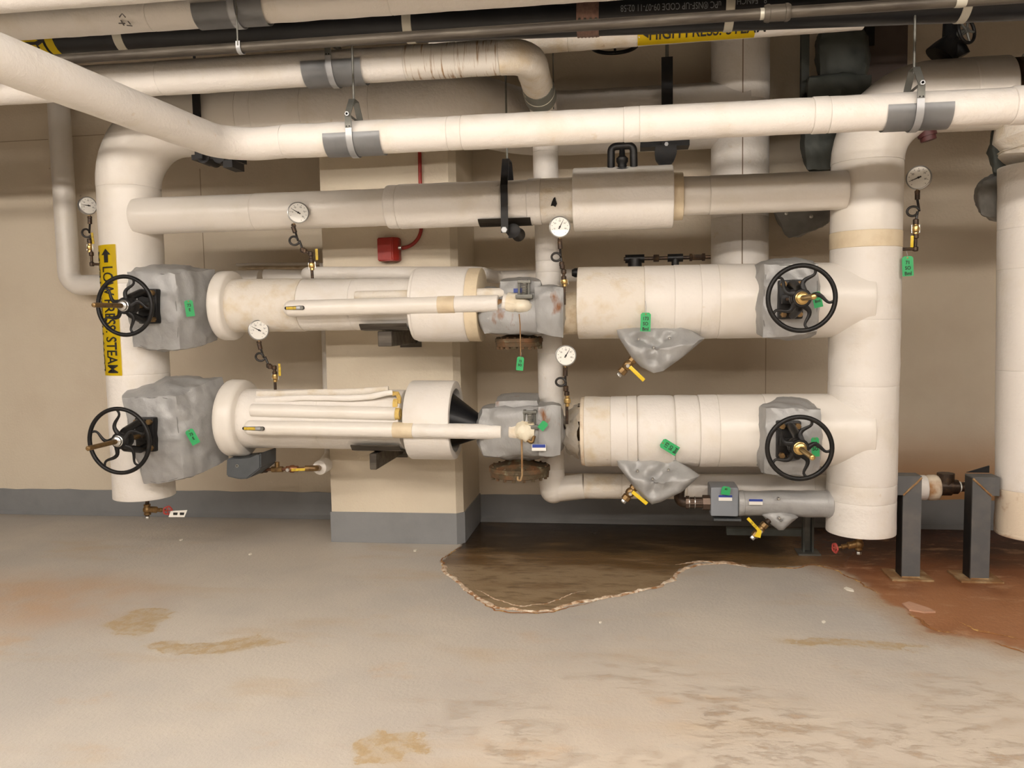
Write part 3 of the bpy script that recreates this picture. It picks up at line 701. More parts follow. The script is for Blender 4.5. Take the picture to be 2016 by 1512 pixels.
# fittings beyond its capped end
bm = BM(); a = P(1848, 958, RRy); 
lathe(bm, a, X_, [(0, .055), (.07, .055), (.07, .045), (.11, .045), (.11, .03), (.17, .03), (.17, .048), (.24, .048), (.24, .02), (.30, .02)], 10); rod(bm, a+V((.04, 0, 0)), a+V((.04, 0, .085)), .05, 10)
obj('threaded_fitting', bm, darkiron, t)
bm = BM(); rod(bm, a+V((.118, 0, 0)), a+V((.125, 0, 0)), .034, 12); rod(bm, a+V((.155, 0, 0)), a+V((.162, 0, 0)), .034, 12); obj('thread_tape', bm, whitep, t)
# pale pipe hugging the wall behind
pw = hl(1080, 903, 1660, 908, 6.03)
t = thing('insulated_pipe', 'pale pipe against the wall just under the lowest thick pipe', 'pipe', V((pw(1400).x, 6.03, pw(1400).z-.1)))
secs(t, pw, [(1092, 1300, 56, canvas, 'jacket_section'), (1300, 1500, 56, canvas, 'jacket_section'), (1500, 1690, 56, canvas, 'jacket_section')], 32)
# A pipes, top left
a_ = hl(0, 50, 1000, -18, AY)
t = thing('insulated_pipe', 'white insulated pipe at the very top edge, with an arrow scrawled on it', 'pipe', V((a_(500).x, AY, a_(500).z-.06)))
secs(t, a_, [(-800, 300, 60, canvas, 'jacket_section'), (300, 770, 60, canvas, 'jacket_section'), (770, 2900, 60, canvas, 'jacket_section')], 32)
for q0, q1 in (((235, 34), (241, 27)), ((241, 27), (247, 34)), ((234, 46), (246, 46)), ((238, 40), (244, 50)), ((250, 50), (260, 51)), ((252, 42), (257, 48))):
    bm = BM(); A, B = P(*q0, AY-.066), P(*q1, AY-.066); ribbon(bm, [A, B], V((0, 1, 0)), .006, .004); obj('pen_mark', bm, mat('pen_grey', (.2, .19, .18), .6), t, False)
a2 = hl(0, -20, 1000, -92, 3.3)
t = thing('insulated_pipe', 'white insulated pipe just showing in the top left corner', 'pipe', V((a2(200).x, 3.3, a2(200).z-.08)))
bm = BM(); q_ = a2(120); rod(bm, q_, V((q_.x, q_.y, ZC)), .006); obj('hanger_rod', bm, galv, t)
secs(t, a2, [(-800, 260, 84, canvas, 'jacket_section'), (260, 2900, 84, canvas, 'jacket_section')], 32)
# B black plastic pipe
BY = 4.0
b_l = hl(130, 72, 1900, 1, BY)
t = thing('drain_pipe', 'fat black plastic pipe with printed lettering along the top of the picture', 'pipe', V((b_l(1000).x, BY, b_l(1000).z-.09)))
def bjack(a, b_): 
    bm = BM(); jacket(bm, b_l(a), b_l(b_), .092, amp=0, rnd=.001, seg=36, step=.2); obj('pipe_length', bm, pipeblk, t)
bjack(-800, 1158); bjack(1158, 2900)
bm = BM(); q0, q1 = b_l(1137), b_l(1180); u = (q1-q0).normalized(); L = (q1-q0).length
prof = []
for k in range(25): prof.append((L*k/24, .0965+.0015*math.sin(k*PI/2)))
lathe(bm, q0, u, prof, 36)
obj('band_coupling', bm, coupm, t)
for k in range(4):
    bm = BM(); q = q0+u*L*(k+.5)/4+V((0, -.085, -.052)); box(bm, q, (.012, .014, .02), bev=.002); obj('coupling_screw', bm, galv_dk, t)
for x in (240, 800, 1425, 1885):
    bm = BM(); q = b_l(x); q2 = b_l(x+17); lathe(bm, q, q2-q, [(0, .0935), (.002, .0955), ((q2-q).length, .0955), ((q2-q).length+.002, .0935)], 36); obj('strap', bm, strapm, t)
def wraplab(f, r, ang0, xc, s, size, mm, parent, flip=False, sx=1., bold=0., name='lettering'):
    # text laid along a horizontal pipe; ang0 = angle above horizontal facing the viewer
    c0 = f(xc); d = (f(xc+50)-f(xc-50)).normalized()
    bm = text_mesh(s, size, bold=bold, maxlen=.03)
    sg = -1 if flip else 1
    def fn(q):
        x, y = q.x*sx*sg, q.y*sg; a = ang0+y/r
        return c0+d*x+V((0, -math.cos(a), math.sin(a)))*(r+.0012)
    map_bm(bm, fn); return obj(name, bm, mm, parent, False)
wraplab(b_l, .092, -.06, 1318, 'uPC ®NSF-UP CODE 09-07-11 02:58', .042, inkw, t, flip=True, sx=.70)
wraplab(b_l, .092, .05, 1474, '8 . F4NCH', .040, inkw, t, flip=True, sx=.75)
wraplab(b_l, .092, .25, 1565, 'A SCH 40', .040, inkw, t, flip=True, sx=.75)
# yellow label end at the left of the black pipe
def labband(f, r, x0, x1, a0, a1, mm, parent, name='label', label=None):
    A, B = f(x0), f(x1); bm = BM(); rows = []
    for i in range(13):
        a = a0+(a1-a0)*i/12; rows.append([bm.verts.new(p+V((0, -math.cos(a), math.sin(a)))*r) for p in (A, A.lerp(B, .33), A.lerp(B, .66), B)])
    for R_, S_ in zip(rows, rows[1:]):
        for k in range(3): bm.faces.new((R_[k], R_[k+1], S_[k+1], S_[k]))
    bmesh.ops.solidify(bm, geom=bm.faces[:], thickness=.0006); return obj(name, bm, mm, parent, label=label)
labband(b_l, .0935, 20, 124, -1.9, 1.5, yellow_lab, t, label='yellow label band on the black pipe')
labband(b_l, .0943, 103, 108, -1.9, 1.5, ink, t, 'label_stripe')
bm = BM(); q = b_l(92); d = (b_l(120)-b_l(60)).normalized(); 
def cyl(x, a, r=.0945): return q+d*x+V((0, -math.cos(a), math.sin(a)))*r
prism(bm, [cyl(-.07, -.2), cyl(-.01, -.2), cyl(-.01, .1), cyl(.05, -.45), cyl(-.01, -1.0), cyl(-.01, -.7), cyl(-.07, -.7)], V((0, -.001, 0))); obj('arrow', bm, ink, t, False)
# B2 old steel line with screwed coupling
s_ = hl(130, 116, 2016, -6, 3.55)
t = thing('steel_pipe', 'thin old steel pipe with a screwed coupling under the black pipe', 'pipe', V((s_(1000).x, 3.55, s_(1000).z-.03)))
for a, b_ in ((-800, 1508), (1548, 2900)):
    bm = BM(); jacket(bm, s_(a), s_(b_), .0225, amp=.0, rnd=.001, seg=24, step=.3); obj('pipe_length', bm, oldsteel, t)
bm = BM(); q0, q1 = s_(1504), s_(1556); L = (q1-q0).length; lathe(bm, q0, q1-q0, [(0, .024), (0, .032), (L*.12, .036), (L*.2, .036), (L*.22, .033), (L*.78, .033), (L*.8, .036), (L*.9, .036), (L, .03), (L, .024)], 20); obj('coupling', bm, oldsteel, t)
bm = BM(); lathe(bm, s_(1496), X_, [(0, .0232), (.02, .0232)], 20); obj('paint_mark', bm, strapm, t)
bm = BM(); lathe(bm, s_(1880), X_, [(0, .024), (.02, .025), (.04, .024)], 20); obj('strap', bm, strapm, t)
# high pressure steam pipe
h_ = hl(1060, 74, 1670, 29, 4.75)
t = thing('insulated_pipe', 'white insulated pipe high up carrying the yellow high pressure steam label', 'pipe', V((h_(1400).x, 4.75, h_(1400).z-.09)))
secs(t, h_, [(850, 1118, 60, canvas_old, 'jacket_section'), (1118, 1255, 60, canvas_old, 'jacket_section'), (1255, 1700, 60, canvas, 'jacket_section')], 32)
hr = rad(60, h_(1350))
labband(h_, hr+.002, 1255, 1484, -1.5, 1.2, yellow_lab, t, label='yellow steam label')
wraplab(h_, hr+.0065, -.62, 1390, 'HIGH PRESS. STEAM', .100, ink, t, sx=.72, bold=.0012)
q = h_(1276); d = (h_(1320)-h_(1240)).normalized()
def cyl2(x, a): return q+d*x+V((0, -math.cos(a), math.sin(a)))*(hr+.0055)
bm = BM(); prism(bm, [cyl2(.055, -.62), cyl2(.0, -.62), cyl2(.0, -.85), cyl2(-.055, -.42), cyl2(.0, .05), cyl2(.0, -.2), cyl2(.055, -.2)], V((0, -.002, 0))); obj('arrow', bm, ink, t, False)

# ================================================================== SMALLER PIPES ON THE WALL
def pipe_thing(name, label, cat, pts, r, fr, m, amp=.001, seg=24, base=None, part='jacket_section', group=None):
    b_ = base or min(pts, key=lambda p: p.z)
    t = thing(name, label, cat, V((b_.x, b_.y, b_.z-r)), group); bm = BM(); tube(bm, pts, r, fr, seg, .05, amp); obj(part, bm, m, t); return t
QY = 5.95
q1, q2 = P(114, 180, QY), P(137, 562, QY); Qr = rad(40, P(125, 400, QY)); qz = q2.z
q2 = V((q2.x, QY, qz)); sA = V((P(600, 541, QY).x, QY, P(540, 541, QY).z))
t = pipe_thing('insulated_pipe', 'slim white pipe dropping down the wall at the far left behind the riser', 'pipe', [P(-60, 176, QY), V((q1.x, QY, q1.z)), q2, V((sA.x-.35, QY, qz))], Qr, [.10, .11], canvas2, .001, 32)
SY = 5.38; s0_ = P(606, 538, SY); Sr = rad(26, s0_); s1_ = P(948, 538, SY); 
t = pipe_thing('insulated_pipe', 'slim white pipe stepping round the front of the column behind the middle run', 'pipe', [V((s0_.x-.55, 5.9, P(480, 543, 5.9).z)), V((s0_.x-.03, 5.9, s0_.z)), V((s0_.x-.03, SY, s0_.z)), V((s1_.x, SY, s1_.z)), V((s1_.x, 5.9, s1_.z)), V((P(1140, 540, 5.9).x, 5.9, s1_.z))], Sr, .09, canvas, .001, 28)
t = pipe_thing('conduit', 'thin pale conduit fixed to the wall left of the column, above the middle run', 'conduit', [P(466, 521, 6.1), P(638, 519, 6.1)], .011, None, canvas2, 0, 12, part='tube')
t = pipe_thing('conduit', 'second thin conduit just under the pale one left of the column', 'conduit', [P(470, 528, 6.1), P(638, 526, 6.1)], .009, None, cream_dirty, 0, 12, part='tube')
TY = 5.75; w0 = P(641, 600, TY); w1 = P(648, 900, TY)
t = thing('insulated_pipe', 'thin white vertical pipe beside the column, ending in a round cut end near the floor', 'pipe', V((w1.x, TY, P(630, 921, TY).z-.05)))
bm = BM(); ze = P(629, 921, 5.2).z; xe = P(629, 921, 5.2).x
tube(bm, [V((w0.x, TY, w0.z+.3)), V((w1.x, TY, ze)), V((xe, 5.2, ze))], rad(17, w1), .07, 24, .03); obj('jacket_section', bm, canvas2, t)
bm = BM(); lathe(bm, V((xe, 5.2+.12, ze)), -Y_, [(0, .04), (0, .047), (.115, .049), (.12, .047), (.12, .024), (.08, .022)], 24); obj('cut_end', bm, canvas, t)

# ================================================================== GATE VALVES
def handwheel(t, c, R, rot0, mm=black, minor=.0125):
    bm = BM(); n = 56
    pts = [c+V((math.cos(2*PI*k/n)*R, 0, math.sin(2*PI*k/n)*R)) for k in range(n)]
    sweep(bm, pts, minor, 12, closed=True)
    rim = obj('wheel_rim', bm, mm, t)
    bm = BM(); lathe(bm, c+V((0, .03, 0)), -Y_, [(0, .034), (.01, .048), (.035, .05), (.042, .044), (.042, .03)], 24); obj('wheel_hub', bm, mm, t)
    for i in range(5):
        a0 = math.radians(rot0+72*i); bm = BM(); pts = []; ws = []
        for k in range(15):
            s = k/14; r = .04+(R-.04)*s
            a = a0+.26*math.sin(2*PI*(s*.93))*(.6+.4*(1-s))
            pts.append(c+V((math.cos(a)*r, .012*math.sin(PI*s)*.5, math.sin(a)*r))); ws.append(.016-.0085*min(1, s*1.4))
        sweep(bm, pts, ws, 8, squash=(.75, 1)); obj('spoke', bm, mm, t)
def gate_valve(label, base8, wc, Yw, R, rot, tip, seed, pix=(), stemmat=brass):
    W = P(wc[0], wc[1], Yw); tipp = P(tip[0], tip[1], Yw); 
    Yt = None
    # stem length from the drawn length of the stem
    ky = lambda Y: P(0, 0, Y)
    best = min([Yw-.01*k for k in range(3, 45)], key=lambda Y: abs((lambda q: q)(proj(V((W.x, Y, W.z)))[0]-tip[0])))
    t = thing('gate_valve', label, 'valve', V((W.x, 4.95, W.z-.25)))
    bm = BM(); coverbox(bm, base8, rnd=.16, puff=.028, wr=.016, n=22, seed=seed, freq=7); bt = buttons(bm, t, pix); obj('insulation_cover', bm, cloth, t); put_buttons(bt, t); seams(base8, t)
    yf = base8[0].y-.03
    c = V((W.x, yf, W.z))
    bm = BM(); box(bm, c, (.13, .07, .215), bev=.012); obj('bonnet', bm, black, t)
    for sx in (-.042, .042):
        for sz in (-.082, .082):
            bm = BM(); hexp(bm, c+V((sx, -.03, sz)), c+V((sx, -.062, sz)), .018); obj('bolt', bm, brass_old, t)
    for s in (-1, 1):
        bm = BM(); pts = fillet([c+V((0, -.02, .075*s)), V((W.x, yf-.09, W.z+.085*s)), V((W.x, Yw+.05, W.z+.05*s)), V((W.x, Yw+.02, W.z+.02*s))], .03, 5)
        sweep(bm, pts, [.022]*len(pts), 10); obj('yoke_arm', bm, black, t)
        bm = BM(); rod(bm, c+V((.035*s, -.02, 0)), c+V((.035*s, -.12, 0)), .008); obj('gland_stud', bm, darkiron, t)
    bm = BM(); box(bm, c+V((0, -.085, 0)), (.12, .02, .05), bev=.006); obj('gland_plate', bm, black, t)
    bm = BM(); lathe(bm, V((W.x, Yw+.07, W.z)), -Y_, [(0, .05), (.04, .05), (.055, .038)], 20); obj('yoke_head', bm, black, t)
    bm = BM(); prof = [(0, .013)]
    L = yf-best
    n = int(L/.006)
    for k in range(n): prof.append((k*L/n+.0015, .0145 if k % 2 else .0128))
    prof += [(L, .012), (L+.002, .009)]
    lathe(bm, V((W.x, yf, W.z)), -Y_, prof, 16); obj('stem', bm, stemmat, t)
    bm = BM(); lathe(bm, V((W.x, Yw-.012, W.z)), -Y_, [(0, .034), (.006, .034), (.008, .03), (.02, .029), (.024, .024)], 20); obj('stem_nut', bm, steel if stemmat is brass_old else brass, t)
    handwheel(t, V((W.x, Yw, W.z)), R, rot)
    return t
def proj(p):
    d = p-CAM; z = d.dot(CF); return (1008+d.dot(CR)/z*FPX, 756-d.dot(CU)/z*FPX)
def c8(front, Yf, back, Yb): return [P(*q, Yf) for q in front]+[P(*q, Yb) for q in back]
gate_valve('black handwheel gate valve in grey quilted cover, upper of two at the left riser', c8([(248, 533), (345, 536), (355, 690), (262, 685)], 4.76, [(265, 528), (428, 527), (432, 672), (280, 672)], 5.05), (246, 602), 4.47, .172, 75, (184, 603), 1, [(363, 592), (340, 644), (278, 656), (402, 580), (385, 645)], stemmat=brass_old)
gate_valve('black handwheel gate valve in grey quilted cover, lower of two at the left riser', c8([(237, 781), (346, 779), (362, 946), (283, 956)], 4.74, [(262, 742), (442, 738), (454, 905), (285, 915)], 5.05), (235, 868), 4.42, .192, 98, (172, 882), 2, [(388, 815), (419, 828), (374, 884), (398, 880), (394, 900), (317, 772), (300, 925)], stemmat=brass_old)
gate_valve('black handwheel gate valve with bright brass stem on the upper thick right-hand pipe', c8([(1504, 519), (1612, 519), (1612, 655), (1500, 668)], 4.70, [(1474, 525), (1588, 512), (1588, 668), (1478, 640)], 5.1), (1578, 587), 4.37, .167, 72, (1603, 588), 3, [(1520, 540), (1602, 562), (1488, 606), (1526, 645)])
gate_valve('black handwheel gate valve with bright brass stem on the lower thick right-hand pipe', c8([(1508, 803), (1617, 806), (1615, 938), (1503, 935)], 4.70, [(1473, 790), (1590, 775), (1590, 925), (1474, 900)], 5.1), (1574, 882), 4.37, .163, 74, (1600, 895), 4, [(1547, 790), (1527, 825), (1490, 868), (1601, 835), (1600, 925)])

# ---- header valve (rising yoke seen under the crossing pipe)
t = thing('valve_yoke', 'black yoke and stem of the valve standing on top of the white insulation block', 'valve', P(1225, 336, 4.88))
bm = BM(); pts = fillet([P(1203, 334, 4.85), P(1203, 289, 4.85), P(1247, 286, 4.85), P(1248, 332, 4.85)], .03, 6); sweep(bm, pts, .022, 12); obj('yoke', bm, black, t)
bm = BM(); c = P(1225, 334, 4.85); lathe(bm, c, Z_, [(-.01, .05), (.004, .05), (.006, .03), (.03, .025), (.045, .034), (.065, .034), (.08, .018), (.15, .012)], 16); obj('stem', bm, black, t)
# ring wheel seen from below
t = thing('overhead_valve', 'black ring handwheel seen from below, half hidden by the steam labelled pipe', 'valve', P(1210, 98, 5.5))
c = P(1210, 90, 5.5); bm = BM(); n = 40; sweep(bm, [c+V((.145*math.cos(2*PI*k/n), .145*math.sin(2*PI*k/n), 0)) for k in range(n)], .013, 10, closed=True); obj('wheel_rim', bm, black, t)
for k in range(5):
    bm = BM(); a = 2*PI*k/5+.3; rod(bm, c+V((0, 0, .02)), c+V((.14*math.cos(a), .14*math.sin(a), 0)), .008, 8); obj('spoke', bm, black, t)
bm = BM(); rod(bm, c+V((0, 0, -.01)), V((c.x, c.y, ZC)), .018); obj('stem', bm, black, t)

# ================================================================== REGULATORS
def regulator(label, body, extra, disk, rpx, dy, frame, seed, thick, mm, rb):
    cc = P(disk[0], disk[1], RY)
    t = thing('pressure_regulator', label, 'regulator', V((cc.x, RY, cc.z-.08)))
    bm = BM(); coverbox(bm, body, rnd=.30, puff=.03, wr=.02, n=20, seed=seed, freq=7); bt = buttons(bm, t, rb); obj('insulation_cover', bm, mm, t); put_buttons(bt, t)
    for e in extra:
        bm = BM(); coverbox(bm, e, rnd=.22, puff=.015, wr=.01, n=12, seed=seed+3, freq=9); obj('insulation_cover', bm, mm, t)
    r = rad(rpx*2, cc)
    bm = BM(); lathe(bm, cc, Z_, [(-thick, r*.55), (-thick, r*.93), (-thick*.9, r*.96), (-.002, r*.97), (0, r*.99), (0, r), (thick*.75, r), (thick*.8, r*.93), (thick*1.0, r*.80), (thick*1.5, r*.52), (thick*2.1, r*.40), (thick*2.9, r*.34)], 48)
    for v in bm.verts: v.co += V((noise.noise(v.co*30), noise.noise(v.co*30+V((9, 0, 0))), 0))*.003
    obj('diaphragm_case', bm, rusty, t)
    for k in range(18):
        a = 2*PI*k/18+.1; q = cc+V((math.cos(a)*r*.9, math.sin(a)*r*.9, 0))
        bm = BM(); hexp(bm, q+V((0, 0, -thick-.014)), q+V((0, 0, -thick+.002)), .011); rod(bm, q+V((0, 0, thick*.7)), q+V((0, 0, thick+.002)), .008, 6); bmesh.ops.delete(bm, geom=[], context='VERTS')
        obj('bolt', bm, rusty, t)
    # pilot spring frame
    x0, y0, x1, y1 = frame; Yf = 4.74
    for x in (x0+2, x1-2):
        bm = BM(); rod(bm, P(x, y0-2, Yf), P(x, y1, Yf), .008, 8); obj('frame_rod', bm, galv_dk, t)
    bm = BM(); a, b_ = P(x0-1, y0+3, Yf), P(x1+2, y0+3, Yf); obox(bm, (a+b_)/2, (b_-a)/2, V((0, .02, 0)), V((0, 0, .008)), .002); obj('frame_plate', bm, galv_dk, t)
    bm = BM(); a, b_ = P(x0-4, y1, Yf), P(x1+6, y1+4, Yf); obox(bm, (a+b_)/2, V(((b_-a).x/2, 0, 0)), V((0, .03, 0)), V((0, 0, .012)), .003); obj('frame_plate', bm, galv_dk, t)
    bm = BM(); n = 90; xm = (x0+x1)/2+1; sweep(bm, [P(xm, y0+4+(y1-y0-6)*k/n, Yf)+V((math.cos(k*.55)*.016, math.sin(k*.55)*.016, 0)) for k in range(n+1)], .0032, 6); obj('spring', bm, steel, t)
    return t
rN = regulator('regulator in a rust-streaked grey cover on the middle run, with a rusty flange below', c8([(943, 600), (1104, 562), (1106, 655), (948, 660)], 4.78, [(962, 585), (1106, 570), (1106, 640), (966, 640)], 5.22), [c8([(983, 553), (1066, 553), (1066, 612), (983, 612)], 4.80, [(995, 548), (1060, 548), (1060, 600), (995, 600)], 5.1), c8([(1050, 563), (1110, 563), (1110, 668), (1056, 655)], 4.74, [(1062, 570), (1110, 570), (1108, 640), (1062, 640)], 5.18), c8([(945, 567), (975, 567), (982, 600), (945, 600)], 4.85, [(960, 570), (990, 572), (990, 600), (960, 600)], 5.1)], (1022, 673), 47, 0, (1020, 552, 1043, 582), 5, .03, cloth_rust, [(968, 642), (1018, 645), (1085, 610), (1092, 640)])
rO = regulator('regulator in a bulky grey cover on the lowest run, wide rusty dish below it', c8([(940, 800), (1107, 800), (1104, 897), (944, 902)], 4.76, [(960, 800), (1100, 800), (1098, 890), (966, 890)], 5.22), [c8([(972, 790), (1060, 788), (1060, 838), (973, 836)], 4.80, [(988, 773), (1060, 772), (1060, 830), (985, 830)], 5.15), c8([(1058, 798), (1106, 796), (1104, 898), (1060, 900)], 4.72, [(1066, 796), (1104, 798), (1100, 890), (1066, 890)], 5.2), c8([(975, 880), (1072, 880), (1060, 902), (985, 902)], 4.84, [(990, 880), (1066, 880), (1060, 905), (990, 905)], 5.14)], (1023, 925), 60, 0, (1031, 808, 1055, 838), 9, .034, cloth_rust, [(958, 880), (1015, 888), (1088, 830), (1092, 860), (1088, 885)])
bm = BM(); c = P(1061, 881, 4.70); obox(bm, c, V((siz(14, c), 0, 0)), V((0, .002, 0)), V((0, 0, siz(6.5, c)))); obj('label_plate', bm, whitep, rO, False, 'small white label with a blue top')
bm = BM(); obox(bm, c+V((0, -.002, siz(3, c))), V((siz(13, c), 0, 0)), V((0, .001, 0)), V((0, 0, siz(3.2, c)))); obj('label_print', bm, bluel, rO, False)
bm = BM(); c = P(1020, 572, 4.78); obox(bm, c, V((siz(9, c), 0, 0)), V((0, .002, 0)), V((0, 0, siz(4, c)))); obj('label_print', bm, bluel, rN, False)
bm = BM(); pts = fillet([P(1027, 866, 4.70), P(1028, 935, 4.70), P(1025, 947, 4.70), P(1019, 945, 4.70), P(1019, 938, 4.70)], .008, 3); sweep(bm, pts, .006, 8); obj('hook_rod', bm, rustplate, rO)
bm = BM(); sweep(bm, [P(1022, 618, 4.70), P(1024, 640, 4.70), P(1025, 700, 4.70)], .0035, 6); obj('wire', bm, rustplate, rN)

# ================================================================== SENSING LINES
def sensing(label, xa, ya_, xb, yb_, d, Y, tape, slot_shade, tails, group=None):
    f = hl(xa, ya_, xb, yb_, Y); pm = f((xa+xb)/2)
    t = thing('insulated_pipe', label, 'pipe', V((pm.x, Y, pm.z-rad(d, pm))))
    A, B = f(xa), f(tape[0]); r = rad(d, pm); u = (B-A).normalized(); L = (B-A).length
    hs = [0, r*.08, r*.25, r*.5, r*.8, r*1.1]; rs = [r*.05, r*.4, r*.68, r*.88, r*.985, r]
    n = int((L-1.1*r)/.04)
    for k in range(1, n+1): hs.append(r*1.1+(L-1.1*r)*k/n); rs.append(r)
    bm = BM(); sweep(bm, [A+u*h for h in hs], rs, 32, True, .0012, 10); obj('jacket_section', bm, canvas2, t)
    bm = BM(); jacket(bm, f(tape[0]), f(tape[1]), r*1.03, amp=.001, rnd=.001, seg=32); obj('tape_band', bm, canvas_tape, t)
    bm = BM(); jacket(bm, f(tape[1]), f(xb), r*.98, amp=.0015, rnd=.003, seg=32); obj('jacket_section', bm, canvas, t)
    # dark plate painted as the shade inside a recess, yellow lever over it
    x0, x1 = slot_shade; q0, q1 = f(x0), f(x1); o = V((0, -r*.97, .002)); bm = BM(); pts = []
    hh = .010
    for k in range(9): a = PI/2+PI*k/8; pts.append(q0+o+V((math.cos(a)*hh, 0, math.sin(a)*hh)))
    for k in range(9): a = -PI/2+PI*k/8; pts.append(q1+o+V((math.cos(a)*hh*1.3, 0, math.sin(a)*hh*1.3)))
    prism(bm, pts, V((0, -.003, 0))); obj('slot_shade', bm, darkhole, t, False)
    lo = o+V((0, -.006, 0)); k_ = .52
    bm = BM(); m_0 = q0.lerp(q1, .02); m_1 = q0.lerp(q1, k_+.12); obox(bm, (m_0+m_1)/2+lo, (m_1-m_0)/2, V((0, .002, 0)), V((0, 0, .0085)), .002); obj('lever', bm, yellow_old, t)
    bm = BM(); m_0 = q0.lerp(q1, k_+.10); m_1 = q0.lerp(q1, .9); obox(bm, (m_0+m_1)/2+lo, (m_1-m_0)/2, V((0, .003, 0)), V((0, 0, .009)), .003); obj('lever_root', bm, galv, t)
    bm = BM(); hexp(bm, q1+lo, q1+lo+V((0, -.012, 0)), .012); obj('nut', bm, galv_dk, t)
    return t, f, r
t, f, r = sensing('small white insulated line along the front of the middle run, yellow lever in it', 559, 608, 981, 597, 33, 4.785, (863, 896), (570, 602), None)
bm = BM(); a, b_ = f(979), f(994); rod(bm, a, b_, r*.45, 12); obj('bare_nipple', bm, rustplate, t)
bm = BM(); jacket(bm, P(990, 594, 4.785), P(1004, 596, 4.785), r*.98, amp=.002, rnd=.008); obj('jacket_section', bm, canvas, t)
bm = BM(); pts = dense(fillet([P(1000, 596, 4.785), P(1028, 598, 4.77), P(1030, 615, 4.76)], .05, 6), .01); sweep(bm, pts, [r*1.12]*(len(pts)-2)+[r*.95, r*.5], 28, True, .006, 16); obj('elbow_wrap', bm, mat('glossy_cream_wrap', (.82, .76, .62), .35, bump=.5, bscale=20, c2=(.72, .62, .45), cscale=9), t)
bm = BM(); a, b_ = P(700, 583, 4.86), P(995, 577, 4.82); jacket(bm, a, b_, r*.62, amp=.001); obj('second_jacket', bm, canvas_old, t)
t, f, r = sensing('small white insulated line along the front of the lowest run, yellow lever in it', 481, 842, 988, 850, 30.5, 4.765, (775, 814), (487, 524), None)
bm = BM(); a, b_ = f(986), f(1004); rod(bm, a, b_, r*.36, 12); hexp(bm, a.lerp(b_, .45), b_, r*.55); obj('bare_nipple', bm, rustplate, t)
bm = BM(); jacket(bm, f(1003), f(1019), r*1.05, amp=.002, rnd=.006); obj('jacket_section', bm, canvas_old, t)
bm = BM(); pts = [P(1019, 851, 4.765), P(1026, 850, 4.76), P(1034, 848, 4.75), P(1044, 848, 4.75), P(1053, 849, 4.75)]; pts = dense(pts, .008); n = len(pts)
sweep(bm, pts, [r*(.75+.6*math.sin(PI*min(1, .15+.85*k/(n-1)))) for k in range(n)], 28, True, .012, 18); obj('crumpled_wrap', bm, mat('crumpled_cream', (.82, .76, .60), .5, bump=.8, bscale=40, c2=(.68, .56, .36), cscale=14), t)
bm = BM(); sweep(bm, fillet([P(1030, 862, 4.72), P(1048, 872, 4.72), P(1052, 858, 4.72)], .01, 4), .01, 10); obj('brass_loop', bm, brass_old, t)
# split empty insulation sleeves lying on top of the lowest run
oy = 4.845
t = thing('pipe_insulation_sleeve', 'straight cream insulation sleeve with a yellow fibreglass end, resting against the lowest run', 'insulation', P(640, 826, 4.83))
bm = BM(); jacket(bm, P(496, 808, 4.83), P(780, 815, 4.83), rad(27, P(640, 812, 4.83)), amp=.002, rnd=.004); obj('jacket', bm, canvas2, t)
bm = BM(); lathe(bm, P(779, 815, 4.83), X_, [(0, rad(27, P(640, 812, 4.83))*.95), (.03, rad(27, P(640, 812, 4.83))*.85), (.028, .02), (.0, .018)], 20); obj('fibreglass_end', bm, foamy, t)
t = thing('pipe_insulation_sleeve', 'split cream insulation sleeve with an open top, behind the straight one on the lowest run', 'insulation', P(640, 810, 4.88))
bm = BM(); jacket(bm, P(505, 795, 4.89), P(777, 796, 4.89), rad(24, P(640, 797, 4.88)), rad(22, P(640, 797, 4.88)), amp=.002, rnd=.004); obj('jacket', bm, canvas, t)
bm = BM(); lathe(bm, P(776, 796, 4.87), X_, [(0, .036), (.03, .034), (.028, .018), (.0, .016)], 18); obj('fibreglass_end', bm, foamy, t)
t = thing('insulation_jacket_strip', 'curled white jacket strip peeling up along the top of the lowest run', 'insulation', P(640, 790, 4.88))
bm = BM(); pts = [P(504, 788, 4.86), P(600, 783, 4.85), P(690, 784, 4.84), P(730, 781, 4.84), P(760, 774, 4.84), P(772, 773, 4.85)]; sweep(bm, dense(pts, .03), .02, 14, True, .004, 8, squash=(.5, .9)); obj('strip', bm, canvas, t)
bm = BM(); pts = [P(506, 777, 4.90), P(620, 774, 4.89), P(700, 772, 4.88), P(745, 768, 4.88), P(765, 767, 4.88)]; sweep(bm, dense(pts, .03), .026, 14, True, .004, 8, squash=(.5, .9)); obj('upper_strip', bm, canvas_old, t)
bm = BM(); a = P(782, 775, 4.86); sweep(bm, [a+V((-.03, 0, .0)), a, a+V((.012, 0, -.03)), a+V((.012, 0, -.06))], .013, 10, True, .006, 20); obj('fibreglass_tuft', bm, foamy, t)

